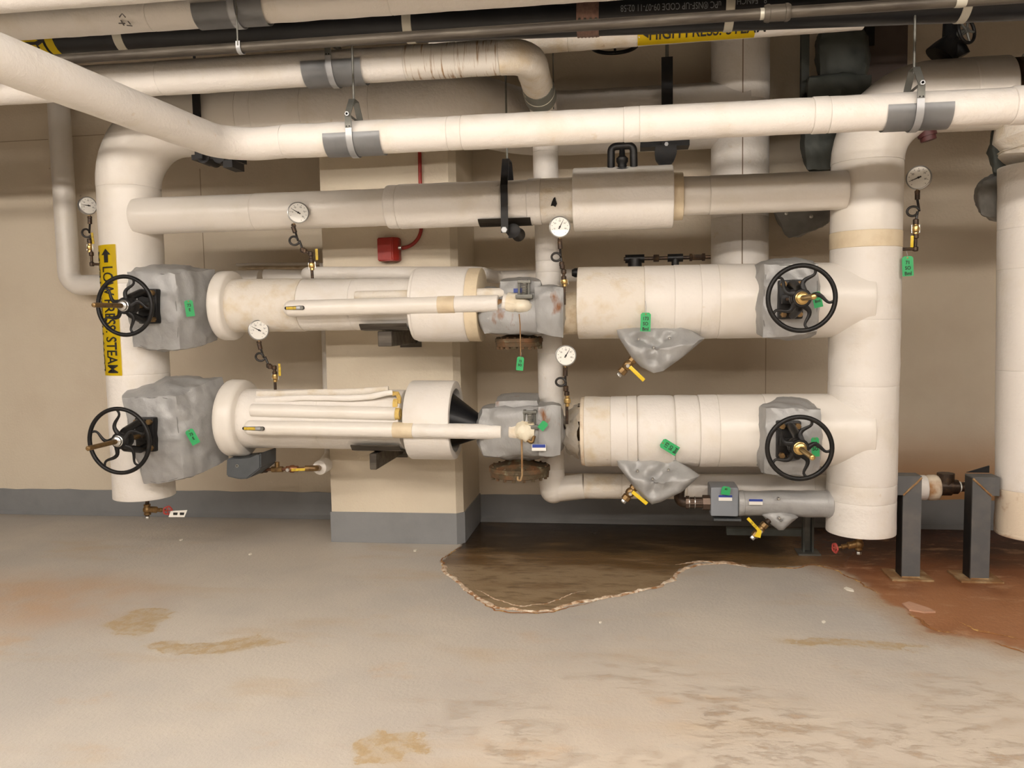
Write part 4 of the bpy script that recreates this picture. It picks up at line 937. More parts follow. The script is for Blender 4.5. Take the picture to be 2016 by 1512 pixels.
# ================================================================== GAUGES
NUMS = {}
def gauge(label, c, dpx, Y, roll, needle, neck, loop, loopdir, tubepts, cockp, last, lever=None, yaw=0., group=None, levermat=yellow_old):
    C = P(c[0], c[1], Y); R = rad(dpx, C); low = P(last[-1][0], last[-1][1], Y)
    t = thing('pressure_gauge', label, 'gauge', low, 'round dial gauges on pigtail stems')
    out = (CAM-C); out = V((out.x*.25, -1, .02)).normalized(); out = Matrix.Rotation(yaw, 3, 'Z')@out
    right = Z_.cross(out).normalized()*1; right = (out.cross(Z_)).normalized()*-1; up = out.cross(right)*1
    if up.z < 0: up = -up
    if right.x < 0: right = -right
    Rm = Matrix.Rotation(math.radians(roll), 3, out); right = Rm@right; up = Rm@up
    bm = BM(); lathe(bm, C-out*.035, out, [(0, R*.8), (.004, R*.93), (.03, R*.95), (.032, R), (.042, R), (.044, R*.93), (.040, R*.90)], 40, True); obj('case', bm, mat('gauge_case', (.42, .42, .41), .35, .8), t)
    bm = BM(); lathe(bm, C+out*.0045, out, [(0, R*.895), (.0015, R*.895)], 40); d = obj('dial_face', bm, dialw, t)
    bm = BM(); o2 = C+out*.0068
    for k in range(11):
        a = math.radians(225-27*k); dr = right*math.cos(a)+up*math.sin(a); tn = out.cross(dr)
        q = o2+dr*R*.78; prism(bm, [q+tn*R*.016-dr*R*.09, q-tn*R*.016-dr*R*.09, q-tn*R*.016, q+tn*R*.016], out*.0003)
    o_ = obj('dial_marks', bm, ink, d, False); o_['kind'] = 'stuff'
    for k in range(1, 10, 2):
        a = math.radians(225-27*k); dr = right*math.cos(a)+up*math.sin(a)
        flat_text(str(k*10), R*.2, o2+dr*R*.55-out*.001, right, up, out, m=ink, parent=d, name='numeral')
    a = math.radians(needle); dr = V((1, 0, 0))*0+right*math.cos(a)+up*math.sin(a); tn = out.cross(dr); q = C+out*.009
    bm = BM(); prism(bm, [q-dr*R*.22+tn*R*.06, q-dr*R*.22-tn*R*.06, q+dr*R*.72-tn*R*.01, q+dr*R*.72+tn*R*.01], out*.001); lathe(bm, q, out, [(0, R*.09), (.002, R*.09)], 12); obj('needle', bm, ink, d, False)
    p_ = [P(x, y, Y) for x, y in neck]
    bm = BM(); rod(bm, p_[0], p_[1], .008, 10); obj('stem', bm, brass_old, t)
    bm = BM(); hexp(bm, p_[1].lerp(p_[0], .7), p_[1], .0145); lathe(bm, p_[1], p_[2]-p_[1], [(0, .0135), ((p_[2]-p_[1]).length, .0135)], 12); obj('coupling', bm, darkiron, t)
    # pigtail: straight stem with one turn standing out sideways
    lc = P(loop[0], loop[1], Y-.01); lr = rad(loop[2]*2, lc)
    tp = [P(x, y, Y) for x, y in tubepts]
    a0 = lc+V((0, 0, 0)); pts = [tp[0]]
    sx = -1 if loopdir < 0 else 1
    ent = lc+V((-sx*lr*.0, 0, 0))
    for k in range(25):
        a = (0 if sx < 0 else PI)+(-1 if sx < 0 else 1)*(-2*PI*k/24)
        pts.append(lc+V((math.cos(a)*lr, -.012+.024*k/24, math.sin(a)*lr*.85)))
    pts.append(tp[-1]); bm = BM(); sweep(bm, dense(pts, .01), .0068, 10); obj('pigtail', bm, mat('black_tube', (.02, .017, .015), .4), t)
    lp = [tp[-1]]+[P(x, y, Y) for x, y in last]
    bm = BM(); tube(bm, [q for q in lp], .009, .012, 10, .02, 0); obj('nipple', bm, darkiron, t)
    for q in lp[:-1]:
        bm = BM(); lathe(bm, q-Z_*.014, Z_, [(0, .011), (.004, .0155), (.024, .0155), (.028, .011)], 10); obj('elbow', bm, darkiron, t)
    k0, k1 = P(cockp[0], cockp[1], Y), P(cockp[2], cockp[3], Y); u = (k1-k0).normalized(); L = (k1-k0).length
    bm = BM(); lathe(bm, k0, u, [(0, .013), (L*.22, .013), (L*.22, .008), (L*.3, .0175), (L*.5, .02), (L*.7, .0175), (L*.78, .008), (L*.78, .013), (L, .013)], 10); cb = obj('cock', bm, brass, t)
    for s in (-1, 1):
        bm = BM(); sd = u.cross(Y_).normalized()*.021*s; rod(bm, k0+u*L*.18+sd, k0+u*L*.82+sd, .0035, 6); obj('cock_bolt', bm, steel, cb)
    if lever:
        a, b_ = P(*lever[:2], Y-.02), P(*lever[2:], Y-.02); dd = b_-a; bm = BM(); obox(bm, (a+b_)/2, dd/2, V((0, .002, 0)), dd.normalized().cross(Y_)*.008, .001); obj('lever', bm, levermat, t)
    return t
GY = 4.98
gauge('tilted dial gauge in front of the topmost header, above the middle run', (587, 419), 42, 4.745, -25, 175, [(580, 440), (577, 446), (581, 458)], (579, 474, 9.5), -1, [(582, 458), (596, 492)], (613, 513, 615, 532), [(600, 494), (612, 500), (613, 513), (615, 548)], (623, 490, 624, 512), 0.0)
gauge('dial gauge in the gap between the middle and lowest runs, left of the column', (509, 650), 40, 4.86, -20, 172, [(510, 670), (510, 676), (513, 688)], (512, 703, 9), -1, [(514, 688), (529, 720)], (541, 731, 542, 752), [(532, 722), (540, 724), (541, 735), (542, 767)], (550, 716, 551, 740), .15)
gauge('dial gauge right of the torn header patch, above the middle regulator', (1102, 447), 42, 4.80, 0, 62, [(1102, 468), (1102, 476), (1103, 490)], (1095, 506, 9), -1, [(1103, 490), (1106, 520)], (1110, 545, 1112, 564), [(1107, 525), (1110, 535), (1110, 548), (1111, 600)], None, .07)
gauge('dial gauge between the two thick pipes, above the lowest regulator', (1114, 700), 41, 4.80, 0, 58, [(1113, 721), (1113, 729), (1113, 740)], (1104, 752, 9.5), -1, [(1113, 740), (1114, 764)], (1117, 778, 1117, 800), [(1114, 766), (1116, 775), (1116, 790), (1116, 835)], None, 0)
gauge('dial gauge at the far left, beside the left riser', (173, 405), 35, 5.05, 0, 178, [(176, 424), (177, 430), (177, 441)], (170, 459, 9), -1, [(177, 441), (176, 474)], (177, 478, 177, 497), [(177, 476), (180, 500), (181, 520), (224, 521)], (181, 458, 184, 480), .35)
gauge('dial gauge at the right, on the stem beside the right riser', (1809, 350), 47, 4.95, 0, 200, [(1806, 373), (1806, 380), (1806, 393)], (1797, 416, 10.5), -1, [(1806, 393), (1803, 436)], (1803, 438, 1803, 463), [(1803, 438), (1803, 465), (1802, 490), (1768, 491)], (1796, 464, 1795, 487), -.1, levermat=yellow)

# ================================================================== TAGS
def tag(label, c, wd, ht, ang, Y, lines, hang=None, yaw=0., Yh=None):
    C = P(c[0], c[1], Y); w_, h_ = siz(wd, C)/2, siz(ht, C)/2
    out = Matrix.Rotation(yaw, 3, 'Z')@V((0, -1, 0)); right = V((-out.y, out.x, 0)); 
    if right.x < 0: right = -right
    up = V((0, 0, 1)); Rm = Matrix.Rotation(math.radians(ang), 3, -out); right = Rm@right; up = Rm@up
    t = thing('valve_tag', label, 'tag', C-V((0, 0, h_)), 'green plastic valve tags')
    k = min(w_, h_)*.35
    poly = [(-w_, -h_), (w_, -h_), (w_, h_-k), (w_-k, h_), (-w_+k, h_), (-w_, h_-k)]
    bm = BM(); prism(bm, [C+right*x+up*y for x, y in poly], out*.0015)
    for v in bm.verts: v.co += out*.002*math.sin((v.co-C).dot(up)*60)
    obj('plate', bm, greent, t, False)
    bm = BM(); lathe(bm, C+up*(h_-k*.9)+out*.001, out, [(0, w_*.16), (.002, w_*.16)], 10); obj('eyelet', bm, brass_old, t)
    for i, s in enumerate(lines):
        y = h_*.35-i*h_*.55
        flat_text(s, h_*.5, C+up*y+out*.0032, right, up, out, m=ink, parent=t, name='writing', bold=.0006, sx=.9)
    if hang:
        a = C+up*(h_-k*.9); b_ = P(hang[0], hang[1], Yh or Y); bm = BM(); sweep(bm, [a, a.lerp(b_, .5)+V((.004, 0, 0)), b_], .0013, 5); obj('wire', bm, galv, t)
    return t
tag('green tag on the side of the upper grey valve cover at the left', (373, 607), 16, 32, -6, 4.77, ['73', 'E'], (362, 592), .6)
tag('green tag on the side of the lower grey valve cover at the left', (379, 860), 16, 32, -25, 4.74, ['73', 'E'], (368, 848), .6)
tag('small green tag dangling on a wire under the middle regulator', (1024, 716), 14, 27, 6, 4.70, ['73', 'SO'], (1025, 688))
tag('green tag folded over on the lowest regulator beside the spring', (1069, 838), 14, 18, 40, 4.68, [], (1058, 826), .2)
tag('green tag hanging in front of the upper thick pipe over the strainer cover', (1271, 634), 20, 37, 2, 4.72, ['173', 'SO', 'Bml'], (1270, 590), Yh=4.79)
tag('green tag lying tilted against the lower thick pipe', (1318, 880), 20, 36, -58, 4.74, ['173', 'SO', 'Bml'])
tag('green tag behind the handwheel on the upper thick pipe', (1609, 590), 17, 31, -12, 4.60, ['73', 'Bml'], (1603, 575))
tag('green tag behind the handwheel on the lower thick pipe', (1605, 880), 15, 38, -3, 4.60, ['73', 'SO'], (1604, 862))
tag('green tag hanging beside the right riser below the dial gauge stem', (1787, 524), 21, 39, -3, 4.85, ['71', 'SO', 'Bml'], (1784, 494))
tag('green tag stuck on the blue-grey box under the lower thick pipe', (1429, 966), 17, 17, 8, 4.90, ['SO'])

# ================================================================== STRAINER COVERS AND BALL VALVES
def ballvalve(t, a, b_, Y, r, la, lb, hm=yellow, lw=.011, cap=True):
    A, B = P(*a, Y), P(*b_, Y); u = (B-A).normalized(); L = (B-A).length
    bm = BM(); lathe(bm, A, u, [(0, r*.7), (L*.02, r*.9), (L*.25, r*.9), (L*.26, r*.68), (L*.38, r*.92), (L*.5, r), (L*.62, r*.92), (L*.72, r*.68), (L*.73, r*.9), (L*.97, r*.9), (L, r*.7)], 8); v = obj('valve_body', bm, brass_old, t)
    if cap: bm = BM(); hexp(bm, B, B+u*.02, r*.55); obj('plug', bm, steel, t)
    c = A+u*L*.5+V((0, -r, 0)); bm = BM(); hexp(bm, c+V((0, .004, 0)), c+V((0, -.018, 0)), r*.4); obj('stem_nut', bm, steel, t)
    p, q = P(*la, Y-.05), P(*lb, Y-.05); d = (q-p); bm = BM(); obox(bm, (p+q)/2, d/2, V((0, .0025, 0)), d.normalized().cross(Y_)*lw, .002); obj('lever', bm, hm, t, label='yellow lever')
    return t
def strainer(label, poly, cpx, seed, va, vb, la, lb, half=.085):
    c = P(*cpx, 4.93)
    t = thing('strainer', label, 'strainer', V((c.x, 4.93, P(*vb, 4.93).z-.02)))
    bm = BM(); pillow(bm, poly, 4.86, half, wr=.020, seed=seed, cpx=cpx, lean=-.1, k=14, exps=5, step=6)
    for v in bm.verts:
        for bx, by in ((cpx[0]-35, cpx[1]-18), (cpx[0]+26, cpx[1]-20), (cpx[0]-5, cpx[1]-2), (cpx[0]-8, cpx[1]+24)):
            q = P(bx, by, 4.78); dd_ = math.hypot(v.co.x-q.x, v.co.z-q.z); v.co.y += (.032*math.exp(-(dd_/.035)**2))*(1 if v.co.y < 4.86 else 0)
    obj('insulation_cover', bm, cloth, t)
    top = sorted(poly, key=lambda q: q[1])[:4]; top.sort()
    bm = BM(); sweep(bm, dense([P(x, y, 4.86) for x, y in top], .03), .007, 8, True, .002, 20); obj('piping', bm, cloth, t)
    for (x, y) in [(cpx[0]-35, cpx[1]-18), (cpx[0]+26, cpx[1]-20), (cpx[0]-5, cpx[1]-2)]:
        q = P(x, y, 4.86-half*.80); bm = BM(); lathe(bm, q, -Y_, [(-.01, .008), (.004, .009), (.009, .004)], 10); obj('button', bm, steel, t)
    ballvalve(t, va, vb, 4.88, .030, la, lb)
    return t
strainer('strainer in a pointed grey quilted cover with yellow lever, under the upper thick pipe', [(1214, 648), (1250, 642), (1300, 641), (1340, 643), (1362, 651), (1388, 666), (1345, 702), (1305, 730), (1286, 734), (1262, 722), (1243, 703), (1228, 680), (1217, 662)], (1292, 686), 11, (1250, 704), (1222, 735), (1240, 722), (1268, 749))
strainer('strainer in a pointed grey quilted cover with yellow lever, under the lower thick pipe', [(1214, 906), (1250, 903), (1300, 905), (1330, 906), (1355, 919), (1378, 935), (1345, 965), (1300, 987), (1283, 991), (1262, 974), (1243, 952), (1228, 932), (1217, 918)], (1290, 945), 12, (1252, 955), (1230, 984), (1245, 968), (1274, 992))
# trap line, box and fabric sleeve
TLY = 4.98
t = thing('steam_trap_line', 'short bare pipe with elbow and union ending in a blue-grey box near the floor', 'pipe', P(1380, 1020, TLY))
bm = BM(); tube(bm, [P(1345, 940, TLY+.12), P(1338, 965, TLY+.05), P(1336, 989, TLY), P(1405, 989, TLY)], .032, .05, 20, .01, 0); obj('elbow', bm, darkiron, t)
bm = BM(); a = P(1323, 985, TLY); lathe(bm, P(1350, 989, TLY), X_, [(0, .04), (.02, .04), (.02, .033), (.10, .033), (.10, .047), (.145, .047), (.145, .04), (.20, .04)], 8); obj('union', bm, mat('union_iron', (.11, .075, .055), .4, .6, bump=.2), t)
bm = BM()
for x in (1356, 1367, 1394): lathe(bm, P(x, 989, TLY), X_, [(0, .038), (.004, .038)], 16)
obj('thread_ring', bm, steel, t)
bm = BM(); a, b_ = P(1399, 959, 4.93), P(1454, 1017, 4.93); box(bm, ((a.x+b_.x)/2, 5.02, (a.z+b_.z)/2), (b_.x-a.x, .19, a.z-b_.z), bev=.012); bx_ = obj('box_cover', bm, boxgrey, t, label='blue-grey painted box')
bm = BM(); a = P(1430, 1019, 5.0); box(bm, a, (.16, .12, .012)); obj('box_tray', bm, slate, t)
def lab(t, x, y, Y, wd, ht, rz=0.):
    c = P(x, y, Y); bm = BM(); obox(bm, c, V((siz(wd, c)/2, 0, 0)), V((0, .001, 0)), V((0, 0, siz(ht, c)/2))); obj('label_plate', bm, whitep, t, False)
    bm = BM(); obox(bm, c+V((0, -.0015, siz(ht, c)*.27)), V((siz(wd, c)/2, 0, 0)), V((0, .0006, 0)), V((0, 0, siz(ht, c)*.2))); obj('label_print', bm, bluel, t, False)
lab(t, 1428, 980, 4.922, 26, 12)
t = thing('fabric_sleeve', 'grey fabric sleeved pipe near the floor, left of the right riser', 'pipe', P(1545, 1016, TLY))
bm = BM(); a, b_ = P(1454, 990, TLY), P(1632, 992, TLY); jacket(bm, a, b_, rad(48, a), rad(53, b_), amp=.007, freq=6, rnd=.006, seg=32); obj('sleeve', bm, cloth, t)
bm = BM(); jacket(bm, a+V((-.005, 0, 0)), a+V((.03, 0, 0)), rad(51, a), amp=.006, freq=14, rnd=.004, seg=32); obj('sleeve_hem', bm, cloth, t)
bm = BM(); lathe(bm, b_+V((-.02, 0, 0)), X_, [(0, rad(53, b_)*1.0), (.0, rad(55, b_)), (.03, rad(55, b_)*.98), (.035, rad(55, b_)*.9)], 16); obj('sleeve_hem', bm, cloth, t)
lab(t, 1488, 988, TLY-.088, 26, 12)
bm = BM(); pillow(bm, [(1500, 1014), (1512, 1004), (1535, 1002), (1560, 1010), (1572, 1018), (1552, 1034), (1542, 1044), (1533, 1044), (1515, 1030)], TLY-.04, .06, seed=20, k=7); obj('drain_flap', bm, cloth, t)
for x, y in ((1533, 982), (1534, 1020)):
    q = P(x, y, TLY-.1); bm = BM(); lathe(bm, q, -Y_, [(-.02, .007), (.004, .009), (.009, .004)], 10); obj('button', bm, steel, t)
t2 = thing('ball_valve', 'small brass ball valve with long yellow lever, hanging below the grey fabric sleeve', 'valve', P(1490, 1060, 4.9))
ballvalve(t2, (1508, 1030), (1484, 1056), 4.92, .027, (1472, 1020), (1496, 1046), yellow, .009)
flat_text('SS 1/2', .018, P(1484, 1033, 4.866), P(1496, 1046, 4.86)-P(1472, 1020, 4.86), (P(1496, 1046, 4.86)-P(1472, 1020, 4.86)).cross(Y_)*-1, -Y_, m=ink, parent=t2, name='lettering')
bm = BM(); prism(bm, [P(x, y, 4.85) for x, y in [(1492, 1043), (1500, 1045), (1497, 1059), (1485, 1056)]], V((0, -.001, 0))); obj('paper_tag', bm, yellow, t2, False)
bm = BM(); rod(bm, P(1508, 1030, 4.92), P(1520, 1018, 4.94), .018, 10); obj('nipple', bm, darkiron, t2)
# strut post behind
t = thing('strut_post', 'slotted steel strut post standing on the floor behind the fabric sleeve', 'post', V((P(1590, 1080, 5.45).x, 5.45, 0)))
px_ = P(1590, 1060, 5.45).x; zt = P(1590, 1000, 5.45).z
for dx in (-.028, .028):
    bm = BM(); box(bm, (px_+dx, 5.45, zt/2), (.012, .05, zt)); obj('strut_side', bm, cloth_green, t, False)
bm = BM(); box(bm, (px_, 5.475, zt/2), (.05, .004, zt)); obj('strut_back', bm, galv_dk, t, False)
bm = BM(); box(bm, (px_, 5.45, .005), (.14, .14, .01)); obj('base_plate', bm, galv_dk, t, False)
bm = BM(); a, b_ = P(1430, 1045, 5.5), P(1590, 1045, 5.5); box(bm, ((a.x+b_.x)/2, 5.5, a.z), (b_.x-a.x, .05, .045)); obj('cross_strut', bm, cloth_green, t, False)
# left: slate cover with fittings
t = thing('trap_cover', 'dark slate box cover with a round eyelet, under the left end of the lowest run', 'cover', P(480, 944, 4.95))
bm = BM(); prism(bm, [P(x, y, 4.86) for x, y in [(446, 903), (492, 904), (506, 898), (513, 891), (513, 922), (487, 943), (470, 944), (445, 938)]], V((0, .24, 0)))
bmesh.ops.bevel(bm, geom=bm.edges[:], offset=.008, segments=2, affect='EDGES'); obj('cover', bm, slate, t)
bm = BM(); q = P(467, 917, 4.858); lathe(bm, q, -Y_, [(0, .010), (.003, .010), (.003, .006), (0, .006)], 16); obj('eyelet', bm, steel, t)
FY = 5.08; L0 = P(508, 925, FY); u = (P(612, 922, FY)-L0); u.normalize()
Lp = lambda x: L0+u*siz(x-508, L0)
bm = BM(); rod(bm, Lp(500), Lp(612), .011, 12); obj('nipple', bm, mat('rust_brown', (.14, .06, .03), .6, .3), t)
bm = BM(); hexp(bm, Lp(511), Lp(519), .026); hexp(bm, Lp(519.5), Lp(527), .022); obj('union', bm, darkiron, t)
bm = BM(); rod(bm, Lp(537), Lp(559), .02, 10); rod(bm, Lp(548), Lp(548)+V((0, 0, .05)), .015, 10); obj('tee', bm, brass_old, t)
bm = BM(); lathe(bm, Lp(567), u, [(0, .02), (.02, .02), (.03, .026), (.05, .026), (.06, .02), (.08, .02)], 10); obj('valve_body', bm, mat('reddish_bronze', (.26, .11, .05), .4, .6), t)
bm = BM(); a, b_ = Lp(582)+V((0, -.04, 0)), Lp(610)+V((0, -.04, 0)); obox(bm, (a+b_)/2, (b_-a)/2, V((0, .002, 0)), V((0, 0, .009)), .002); obj('lever', bm, yellow_old, t)
bm = BM(); hexp(bm, Lp(574)+V((0, -.02, 0)), Lp(574)+V((0, -.045, 0)), .013); obj('stem_nut', bm, steel, t)
bm = BM(); tube(bm, [Lp(606), P(622, 922, FY), P(629, 921, 5.24)], .02, .02, 12, .01, 0); obj('elbow', bm, brass_old, t)

# ================================================================== DRAIN VALVES UNDER THE RISERS
def drain(label, nx, ny0, ny1, side, wx, wy, Y, tagged):
    a, b_ = P(nx, ny0, Y), P(nx, ny1, Y)
    t = thing('drain_valve', label, 'valve', b_)
    bm = BM(); rod(bm, a, b_, .013, 12); obj('nipple', bm, darkiron, t)
    c = a.lerp(b_, .5); bm = BM(); lathe(bm, c+V((0, 0, .035)), -Z_, [(0, .022), (.012, .022), (.014, .018), (.03, .028), (.045, .028), (.058, .02), (.06, .023), (.072, .023)], 12); obj('valve_body', bm, brass_old, t)
    W = P(wx, wy, Y); d = V((side, 0, 0)); bm = BM(); lathe(bm, c, W-c, [(0, .022), ((W-c).length*.45, .022), ((W-c).length*.5, .012), ((W-c).length*.7, .016), ((W-c).length*.75, .008), ((W-c).length, .007)], 12); obj('bonnet', bm, brass_old, t)
    hw = Matrix.Rotation(-.75*side if tagged else -.35*side, 3, 'Z')@d; uu, vv, _ = basis(hw)
    bm = BM(); n = 20; sweep(bm, [W+(uu*math.cos(2*PI*k/n)+vv*math.sin(2*PI*k/n))*(.026+.002*math.cos(5*2*PI*k/n)) for k in range(n)], .006, 8, closed=True)
    wh = obj('hand_wheel', bm, redh, t, label='red handwheel')
    for k in range(4):
        a_ = k*PI/2; bm = BM(); rod(bm, W, W+(uu*math.cos(a_)+vv*math.sin(a_))*.025, .004, 6); obj('spoke', bm, redh, wh)
    bm = BM(); hexp(bm, b_+V((0, 0, -.004)), b_+V((0, 0, .012)), .016); obj('cap', bm, steel, t)
    if tagged:
        bm = BM(); prism(bm, [P(x, y, Y-.02) for x, y in [(336, 1006), (369, 1004), (363, 1018), (332, 1018)]], V((0, -.001, 0))); tg = obj('paper_tag', bm, whitep, t, False, 'white printed paper tag')
        for x in (341, 354): bm = BM(); prism(bm, [P(x+dx, y, Y-.0215) for dx, y in ((0, 1009), (9, 1009), (8, 1014), (0, 1014))], V((0, -.0005, 0))); obj('tag_print', bm, ink, tg, False)
drain('small brass drain valve with a red wheel and paper tag under the left riser', 290, 985, 1020, 1, 330, 1005, RY, True)
drain('small brass drain valve with a red wheel under the right riser', 1691, 1050, 1090, -1, 1644, 1079, RY, False)

# ================================================================== SUPPORT POSTS
def post(label, xl, xr, ytop, yarm, arm_x, side):
    Y = 4.93; zt = P(xl, ytop, Y).z; za = P(xl, yarm, Y).z; x0, x1 = P(xl, 1040, Y).x, P(xr, 1040, Y).x; ax = P(arm_x, ytop, Y).x
    t = thing('support_post', label, 'post', V(((x0+x1)/2, Y, 0)))
    th = .012; wd = .10
    # upright channel: web to the front, two flanges behind
    if side < 0: poly = [(x0, za), (x1, zt)]
    else: poly = [(x0, zt), (x1, za)]
    bm = BM(); prism(bm, [V((x0, Y, .012)), V((x1, Y, .012)), V((x1, Y, poly[1][1])), V((x0, Y, poly[0][1]))], V((0, th, 0))); obj('post_web', bm, postm, t, False)
    for x, z in ((x0, poly[0][1]), (x1-th, poly[1][1])):
        bm = BM(); prism(bm, [V((x, Y+th, .012)), V((x+th, Y+th, .012)), V((x+th, Y+th, z)), V((x, Y+th, z))], V((0, wd, 0))); obj('post_flange', bm, blacks, t, False)
    # mitred arm
    if side < 0: pl = [V((ax, Y+.001, za)), V((x0, Y+.001, za)), V((x1, Y+.001, zt)), V((ax, Y+.001, zt))]
    else: pl = [V((ax, Y+.001, za)), V((x1, Y+.001, za)), V((x0, Y+.001, zt)), V((ax, Y+.001, zt))]
    bm = BM(); prism(bm, pl, V((0, th, 0))); obj('arm_web', bm, postm, t, False)
    bm = BM(); box(bm, ((ax+(x1 if side < 0 else x0))/2, Y+.055, zt+.004), (abs(ax-(x1 if side < 0 else x0)), .11, .008)); obj('arm_flange', bm, postm, t, False)
    bm = BM(); box(bm, ((ax+(x0 if side < 0 else x1))/2, Y+.06, za+.006), (abs(ax-(x0 if side < 0 else x1)), .11, .012)); obj('arm_flange', bm, blacks, t, False)
    a, b_ = (V((x0, Y-.002, za)), V((x1, Y-.002, zt))) if side < 0 else (V((x1, Y-.002, za)), V((x0, Y-.002, zt)))
    bm = BM(); sweep(bm, dense([a, b_], .01), .006, 8, True, .002, 60); obj('weld_bead', bm, rustplate, t)
    cx = (x0+x1)/2; bm = BM(); prism(bm, [V((cx-.115, Y-.04, 0.001)), V((cx+.115, Y-.04, 0.001)), V((cx+.115, Y+.17, 0.001)), V((cx-.115, Y+.17, 0.001))], V((0, 0, .011))); obj('base_plate', bm, rustplate, t, False)
    bm = BM(); prism(bm, [V((x0, Y-.002, .012)), V((x1, Y-.002, .012)), V((x1, Y+.006, .025)), V((x0, Y+.006, .025))], V((0, .0, .004))); obj('foot_weld', bm, rustplate, t, False)
    if side > 0: bm = BM(); prism(bm, [V((x0+.02, Y+.14, zt+.008)), V((ax, Y+.14, zt+.008)), V((ax, Y+.14, zt+.05))], V((0, .012, 0))); obj('gusset', bm, blacks, t, False)
post('grey steel channel post with a mitred arm to the right riser', 1777, 1813, 940, 975, 1764, -1)
post('grey steel channel post with a mitred arm to the riser at the right edge', 1913, 1950, 942, 976, 1969, 1)

# ================================================================== COLUMN BRACKETS, ALARM BOX
def bracket(label, xs, ys, sx0, sx1, sy):
    Yf = 4.86
    a, b_ = P(xs[0], ys[0], Yf), P(xs[1], ys[1], Yf)
    t = thing('pipe_bracket', label, 'bracket', V(((a.x+b_.x)/2, 5.2, b_.z)))
    zt = a.z; th = .008; w_ = b_.x-a.x; h_ = a.z-b_.z; L = 5.48-Yf-.002
    bm = BM(); prism(bm, [V((a.x, Yf, zt)), V((a.x+w_, Yf, zt)), V((a.x+w_, Yf, zt-h_)), V((a.x, Yf, zt-h_))], V((0, L, 0))); bmesh.ops.bevel(bm, geom=bm.edges[:], offset=.005, segments=1, affect='EDGES'); obj('arm', bm, oldsteel, t)
    bm = BM(); box(bm, ((a.x+b_.x)/2, 5.474, zt-h_/2), (w_+.06, .01, h_+.05)); obj('wall_plate', bm, oldsteel, t, False)
    q0, q1 = P(sx0, sy, 4.83), P(sx1, sy, 4.83)
    bm = BM(); pts = [V((0, 4.83, q0.z+.02)), V((0, 4.86, q0.z-.012)), V((0, 4.95, zt+.006)), V((0, 5.06, zt+.006)), V((0, 5.12, q0.z-.012))]
    xm = (q0.x+q1.x)/2; ribbon(bm, [p+V((xm, 0, 0)) for p in pts], X_, q1.x-q0.x, .008); obj('saddle', bm, oldsteel, t, False)
bracket('dark steel bracket on the column holding up the middle run', (743, 772), (652, 682), 707, 800, 645)
bracket('dark steel bracket on the column holding up the lowest run', (727, 742), (893, 925), 690, 786, 883)
t = thing('alarm_box', 'red metal box on the column, fed by a red conduit', 'box', P(765, 512, 5.45))
a, b_ = P(742, 468, 5.40), P(781, 513, 5.40); bm = BM()
prism(bm, [V((a.x, 5.40, a.z)), V((b_.x-.025, 5.385, a.z)), V((b_.x+.012, 5.42, a.z)), V((b_.x+.012, 5.479, a.z)), V((a.x, 5.479, a.z))], V((0, 0, b_.z-a.z))); bmesh.ops.bevel(bm, geom=bm.edges[:], offset=.006, segments=2, affect='EDGES'); obj('box', bm, redp, t)
bm = BM(); c = P(782, 488, 5.43); rod(bm, c, c+V((.03, 0, 0)), .014); obj('connector', bm, steel, t)
t = pipe_thing('conduit', 'red conduit curving up the column from the red box', 'conduit', [P(787, 489, 5.455), P(830, 483, 5.455), P(826, 295, 5.455), P(824, 100, 5.455)], .0125, .14, redp, 0, 12, part='tube')

